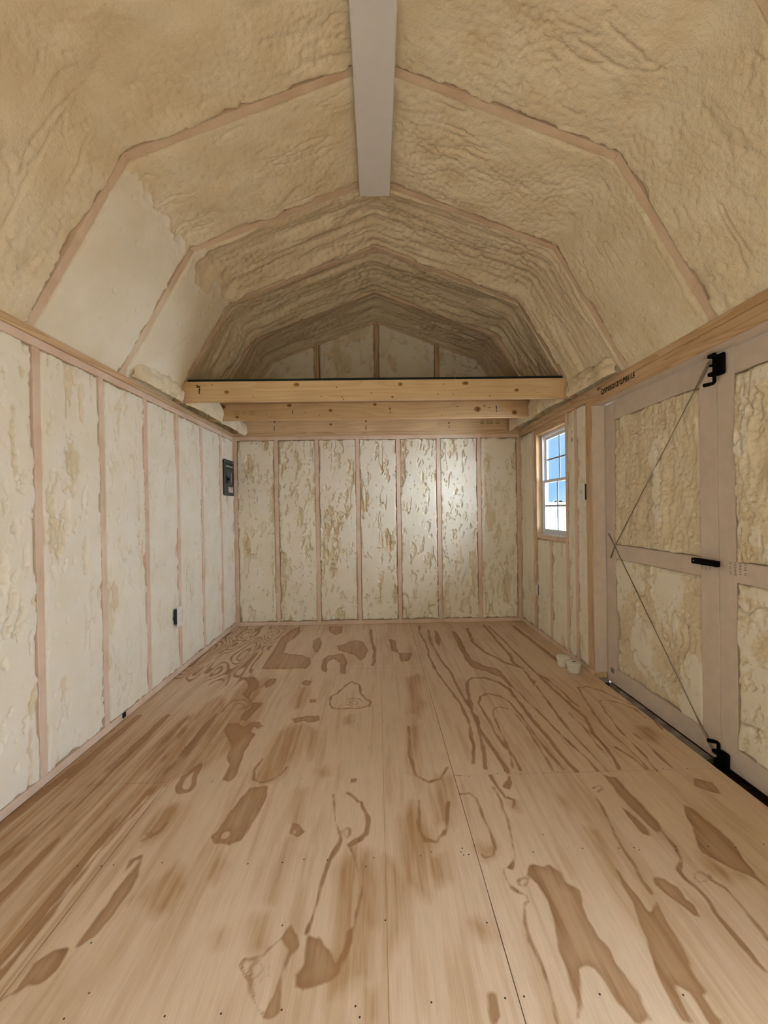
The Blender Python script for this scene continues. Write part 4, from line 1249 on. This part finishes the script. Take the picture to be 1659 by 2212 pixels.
# painted lining of the opening and the sill under the doors
trim_1 = empty('trim_1')
tag(trim_1, 'pinkish white lining boards round the door opening', 'trim', kind='structure')
B('jamb_board', (XR + 0.004, DY1 - 0.004, 0.030), (XD - 0.002, DY1 - 0.0003, DZ - 0.004), 'door_paint', trim_1, 0)
B('head_board', (XR + 0.012, DY0, DZ - 0.003), (XD - 0.002, DY1 - 0.006, DZ - 0.0003), 'door_paint', trim_1, 0)
B('jamb_board', (XR + 0.004, DY0 + 0.0003, 0.0), (XD - 0.002, DY0 + 0.004, DZ - 0.004), 'door_paint', trim_1, 0)
B('foot_block', (XR + 0.002, DY1 - 0.003, -0.010), (XD - 0.004, DY1 + 0.03, 0.029), 'raw_Y', trim_1, 0.002)
B('head_stop', (XD + 0.0405, DY0, DZ - 0.02), (XD + 0.052, DY1, DZ + 0.06), 'siding', trim_1, 0)  # outer stops added to close light leaks round the leaves
B('side_stop', (XD + 0.0405, DY1 - 0.02, -0.06), (XD + 0.052, DY1 + 0.05, DZ), 'siding', trim_1, 0)
B('foot_stop', (XD + 0.0405, DY0, -0.12), (XD + 0.052, DY1, 0.0), 'siding', trim_1, 0)
trim_2 = empty('trim_2')
tag(trim_2, 'dark stained door sill with worn grey strip along the floor edge', 'door sill', kind='structure')
B('sill_board', (XR + 0.0125, DY0, -0.075), (XD + 0.045, DY1 + 0.01, -0.048), 'sill_brown', trim_2, 0.001)
MB().prism([(XR + 0.030, 1.86, -0.048), (XD - 0.003, 1.86, -0.048), (XD - 0.003, 1.86, -0.026), (XD - 0.030, 1.86, -0.030)], (0, 0.80, 0)).build('rubber_strip', 'rubber_grey', trim_2)
MB().prism([(XR + 0.014, DY0, -0.048), (XR + 0.030, DY0, -0.048), (XR + 0.026, DY0, -0.018), (XR + 0.014, DY0, -0.014)], (0, 0.84, 0)).build('edge_strip', 'rubber_grey', trim_2)

# ------------------------------------------------------------------ windows


def window(name, label, y0, y1):
    w = empty(name, (0, 0, 0))
    tag(w, label, 'window', kind='structure')
    z0, z1 = WZ0, WZ1
    fx0, fx1 = XR + 0.048, XR + 0.098
    fw = 0.022
    fr = MB()
    fr.box((fx0, y0, z0), (fx1, y0 + fw, z1)).box((fx0, y1 - fw, z0), (fx1, y1, z1))
    fr.box((fx0, y0 + fw, z0), (fx1, y1 - fw, z0 + fw)).box((fx0, y0 + fw, z1 - fw), (fx1, y1 - fw, z1))
    fr.build('window_frame', 'vinyl', w)
    a, b = y0 + fw, y1 - fw
    zm = 1.372
    for (nm, sx, lo, hi) in (('upper_sash', XR + 0.078, zm - 0.012, z1 - fw), ('lower_sash', XR + 0.058, z0 + fw, zm + 0.012)):
        sw = 0.018
        m = MB()
        m.box((sx, a, lo), (sx + 0.018, a + sw, hi)).box((sx, b - sw, lo), (sx + 0.018, b, hi))
        m.box((sx, a + sw, lo), (sx + 0.018, b - sw, lo + 0.024)).box((sx, a + sw, hi - 0.024), (sx + 0.018, b - sw, hi))
        s = m.build(nm, 'vinyl', w)
        yc, zc = (a + b) / 2, (lo + hi) / 2
        B('muntin', (sx + 0.005, yc - 0.007, lo + 0.024), (sx + 0.013, yc + 0.007, hi - 0.024), 'grille', s, 0)
        B('muntin', (sx + 0.0045, a + sw, zc - 0.007), (sx + 0.0135, b - sw, zc + 0.007), 'grille', s, 0)
        for (p0, p1) in ((a + sw, yc), (yc, b - sw)):
            for (q0, q1) in ((lo + 0.024, zc), (zc, hi - 0.024)):
                MB().box((sx + 0.0085, p0, q0), (sx + 0.0095, p1, q1)).build('pane', 'glass', s)
    return w


win1 = window('window_1', 'white double-hung grid window in the right wall, blue sky outside', WY0, WY1)
mb = MB()
for k in range(9):
    y = WY0 + 0.05 + k * 0.035 + rnd.uniform(-0.01, 0.01)
    mb.tube([(XR + 0.012 + rnd.uniform(0, 0.02), y, WZ0 + 0.002), (XR + 0.02, y + 0.02, WZ0 + 0.005), (XR + 0.03, y + 0.04, WZ0 + 0.002)], [0.002, rnd.uniform(0.004, 0.008), 0.002], 8)
mb.build('caulk_smear', 'caulk', win1)

# ------------------------------------------------------------------ fixtures
PY0, PY1, PZ0, PZ1, PX = 3.822, 4.082, 1.300, 1.642, 0.016
org = (0.0, (PY0 + PY1) / 2, PZ0)
panel = empty('breaker_panel', org)
tag(panel, 'dark grey electrical breaker panel on the left wall by the corner', 'breaker panel')


def pp(name, u0, u1, v0, v1, x0, x1, mat, parent, bev=0.0):
    return MB(org).box((x0, PY0 + (PY1 - PY0) * u0, PZ1 - (PZ1 - PZ0) * v1), (x1, PY0 + (PY1 - PY0) * u1, PZ1 - (PZ1 - PZ0) * v0), bev).build(name, mat, parent)


pp('back_box', 0.04, 0.96, 0.03, 0.97, 0.0, PX - 0.003, 'panel_dark', panel)
pp('cover_plate', 0, 1, 0, 1, PX - 0.003, PX, 'panel_grey', panel, 0.001)
pp('rating_strip', 0.20, 0.87, 0.095, 0.145, PX, PX + 0.0008, 'panel_dark', panel)
for a, b in ((0.20, 0.40), (0.45, 0.63), (0.68, 0.86)):
    pp('circuit_label', a, b, 0.160, 0.205, PX, PX + 0.0010, 'label_grey', panel)
pp('rating_strip', 0.20, 0.87, 0.213, 0.262, PX, PX + 0.0008, 'panel_dark', panel)
pd = pp('panel_door', 0.24, 0.88, 0.335, 0.69, PX, PX + 0.003, 'panel_blue', panel, 0.001)
pp('door_slot', 0.77, 0.87, 0.345, 0.685, PX + 0.003, PX + 0.0042, 'panel_dark', pd)
pp('door_edge', 0.69, 0.735, 0.36, 0.66, PX + 0.003, PX + 0.0048, 'label_grey', pd)
br = pp('main_breaker', 0.22, 0.42, 0.465, 0.640, PX + 0.003, PX + 0.008, 'panel_dark', panel, 0.001)
pp('breaker_toggle', 0.27, 0.40, 0.52, 0.57, PX + 0.008, PX + 0.016, 'black_iron', br, 0.001)
st = pp('warning_sticker', 0.42, 0.86, 0.755, 0.905, PX, PX + 0.0010, 'label_white', panel)
pp('sticker_header', 0.50, 0.82, 0.762, 0.790, PX + 0.001, PX + 0.0014, 'label_red', st)
for v in (0.81, 0.832, 0.854, 0.876):
    pp('sticker_text', 0.46, 0.61, v, v + 0.008, PX + 0.001, PX + 0.0013, 'pencil', st)
    pp('sticker_text', 0.66, 0.82, v, v + 0.008, PX + 0.001, PX + 0.0013, 'pencil', st)
for (a, v) in ((0.10, 0.055), (0.90, 0.055), (0.10, 0.945), (0.92, 0.945)):
    MB(org).disc((PX, PY0 + (PY1 - PY0) * a, PZ1 - (PZ1 - PZ0) * v), (1, 0, 0), 0.0045, 0.0045, th=0.0015, seg=10).build('screw', 'screw', panel)

# duplex outlet, left wall
org = (0.0, 2.905, 0.352)
ol = empty('wall_outlet', org)
tag(ol, 'white outlet plate standing off the left wall on a dark box', 'outlet')
MB(org).box((-0.02, 2.868, 0.370), (0.030, 2.944, 0.470), 0.002).build('back_box', 'box_blue', ol)
cp = MB(org).box((0.030, 2.857, 0.352), (0.036, 2.930, 0.488), 0.002).build('cover_plate', 'plastic_white', ol)
for z in (0.397, 0.443):
    sk = MB(org).box((0.036, 2.877, z - 0.014), (0.0375, 2.910, z + 0.014), 0.001).build('socket', 'plastic_white', ol)
    for dy in (-0.006, 0.006):
        MB(org).box((0.0374, 2.8935 + dy - 0.001, z - 0.004), (0.0377, 2.8935 + dy + 0.001, z + 0.005)).build('slot', 'pencil', sk)

# light switch, right wall
org = (XR, 2.838, 1.182)
sw = empty('light_switch', org)
tag(sw, 'white toggle light switch beside the door frame', 'light switch')
MB(org).box((XR - 0.014, 2.808, 1.192), (XR + 0.02, 2.872, 1.300), 0.002).build('back_box', 'box_blue', sw)
MB(org).box((XR - 0.020, 2.799, 1.182), (XR - 0.014, 2.877, 1.311), 0.002).build('cover_plate', 'plastic_white', sw)
MB(org).box((XR - 0.0215, 2.833, 1.234), (XR - 0.020, 2.843, 1.260)).build('toggle_slot', 'label_grey', sw)
MB(org).prism([(XR - 0.020, 2.834, 1.244), (XR - 0.020, 2.834, 1.257), (XR - 0.034, 2.834, 1.240), (XR - 0.032, 2.834, 1.235)], (0, 0.008, 0)).build('toggle', 'plastic_white', sw)
for z in (1.205, 1.288):
    MB(org).disc((XR - 0.020, 2.838, z), (-1, 0, 0), 0.0025, 0.0025, th=0.0006, seg=8).build('screw', 'label_grey', sw)

# outlet under the window, right wall
org = (XR, 3.70, 0.345)
o2_ = empty('wall_outlet', org)
tag(o2_, 'cream outlet plate low on the right wall under the window', 'outlet')
MB(org).box((XR - 0.008, 3.668, 0.352), (XR + 0.03, 3.735, 0.450), 0.002).build('back_box', 'box_blue', o2_)
cp = MB(org).box((XR - 0.013, 3.660, 0.345), (XR - 0.008, 3.742, 0.457), 0.002).build('cover_plate', 'cream_plastic', o2_)
for z in (0.385, 0.420):
    MB(org).box((XR - 0.0142, 3.684, z - 0.012), (XR - 0.013, 3.716, z + 0.012), 0.0006).build('socket', 'plastic_white', o2_)

# two white tubs on the floor


def tub(x, y, label, hole):
    t = empty('plastic_tub', (x, y, 0))
    tag(t, label, 'tub', 'white tubs on the floor')
    MB().lathe([(0.0, 0.0004), (0.040, 0.0004), (0.0425, 0.003), (0.0455, 0.052), (0.0455, 0.053)], (0, 0, 0)).build('body', 'paper', t)
    lid = MB().lathe([(0.0455, 0.0505), (0.0485, 0.0505), (0.0495, 0.054), (0.0495, 0.066), (0.0475, 0.069), (0.0, 0.0695)], (0, 0, 0)).build('lid', 'paper', t)
    if hole:
        MB().box((-0.011, -0.007, 0.0690), (0.011, 0.007, 0.0703), 0.0).build('hole', 'core_dark', lid)
    return t


tub(2.774, 2.822, 'white round tub with a dark hole in its lid, in front', True)
tub(2.752, 2.930, 'white round tub with plain lid, half hidden behind the other', False)

# ------------------------------------------------------------------ outside


def ground_patch(name, label, mat, pts, z):
    me = bpy.data.meshes.new(name)
    me.from_pydata([(x, y, z) for x, y in pts], [], [tuple(range(len(pts)))])
    me.update()
    o = link(name, me, mat)
    tag(o, label, 'ground', kind='structure')
    return o


ground_patch('ground', 'pale gravel yard outside the window', 'gravel', [(-300, -300), (300, -300), (300, 75), (60, 60), (20, 55), (-300, 50)], -0.32)
ground_patch('low_bounce_ground', 'unseen dark ground round the shed, added to weaken upward bounce', 'dirt', [(-15, -18), (16, -18), (16, 12), (-15, 12)], -0.30)  # out of view, added to cut light reflected off the ground
ground_patch('lawn', 'bright green grass strip beyond the gravel yard', 'grass', [(-900, 50), (-300, 50), (20, 55), (60, 60), (300, 75), (900, 75), (900, 280), (-900, 260)], -0.30)
me = bpy.data.meshes.new('field')
me.from_pydata([(-1500, 250, -0.35), (1500, 250, -0.35), (1500, 700, 9.5), (-1500, 700, 9.5), (1500, 1500, 10), (-1500, 1500, 10)], [], [(0, 1, 2, 3), (3, 2, 4, 5)])
fo = link('field', me, 'field')
tag(fo, 'pale open field on the horizon', 'ground', kind='structure')
mb = MB()
for k in range(260):
    x = -600 + k * 6 + rnd.uniform(-3, 3)
    r = rnd.uniform(2.0, 4.5) if rnd.random() < 0.75 else 6
    bmesh.ops.create_icosphere(mb.bm, subdivisions=1, radius=r, matrix=Matrix.Translation((x, 690 + rnd.uniform(-15, 15), 8.0 + r * 0.3)) @ Matrix.Diagonal((1.5, 1, 0.8, 1)))
tl = mb.build('tree_line', 'tree_far', None)
tag(tl, 'distant dark tree line on the horizon outside the window', 'trees', kind='stuff')

# unseen shed added as a reflector, its sunlit side bouncing light into the openings
nb = empty('bounce_shed', (7.2, 2.6, -0.3))
tag(nb, 'unseen pale blue shed added to bounce sunlight indoors', 'shed', kind='structure')
MB((7.2, 2.6, -0.3)).box((5.7, 0.0, -0.3), (8.7, 5.0, 3.2)).build('body', 'bounce_siding', nb)
MB((7.2, 2.6, -0.3)).prism([(5.6, -0.1, 3.2), (8.8, -0.1, 3.2), (7.2, -0.1, 4.0)], (0, 5.2, 0)).build('roof', 'roof_metal', nb)
for y in (0.8, 2.5, 4.2):
    MB((7.2, 2.6, -0.3)).box((5.66, y - 0.03, -0.2), (5.70, y + 0.03, 3.2)).build('batten', 'bounce_siding', nb)

# daylight enters through the openings: portals only guide the sampling of the sky


def portal(loc, rot, sx, sy):
    l = bpy.data.lights.new('sky_portal', 'AREA')
    l.shape = 'RECTANGLE'
    l.size, l.size_y = sx, sy
    l.cycles.is_portal = True
    o = bpy.data.objects.new('sky_portal', l)
    COL.objects.link(o)
    o.location = loc
    o.rotation_euler = rot
    return o


portal((XR + 0.12, (WY0 + WY1) / 2, (WZ0 + WZ1) / 2), (0, math.radians(90), 0), WZ1 - WZ0, WY1 - WY0)
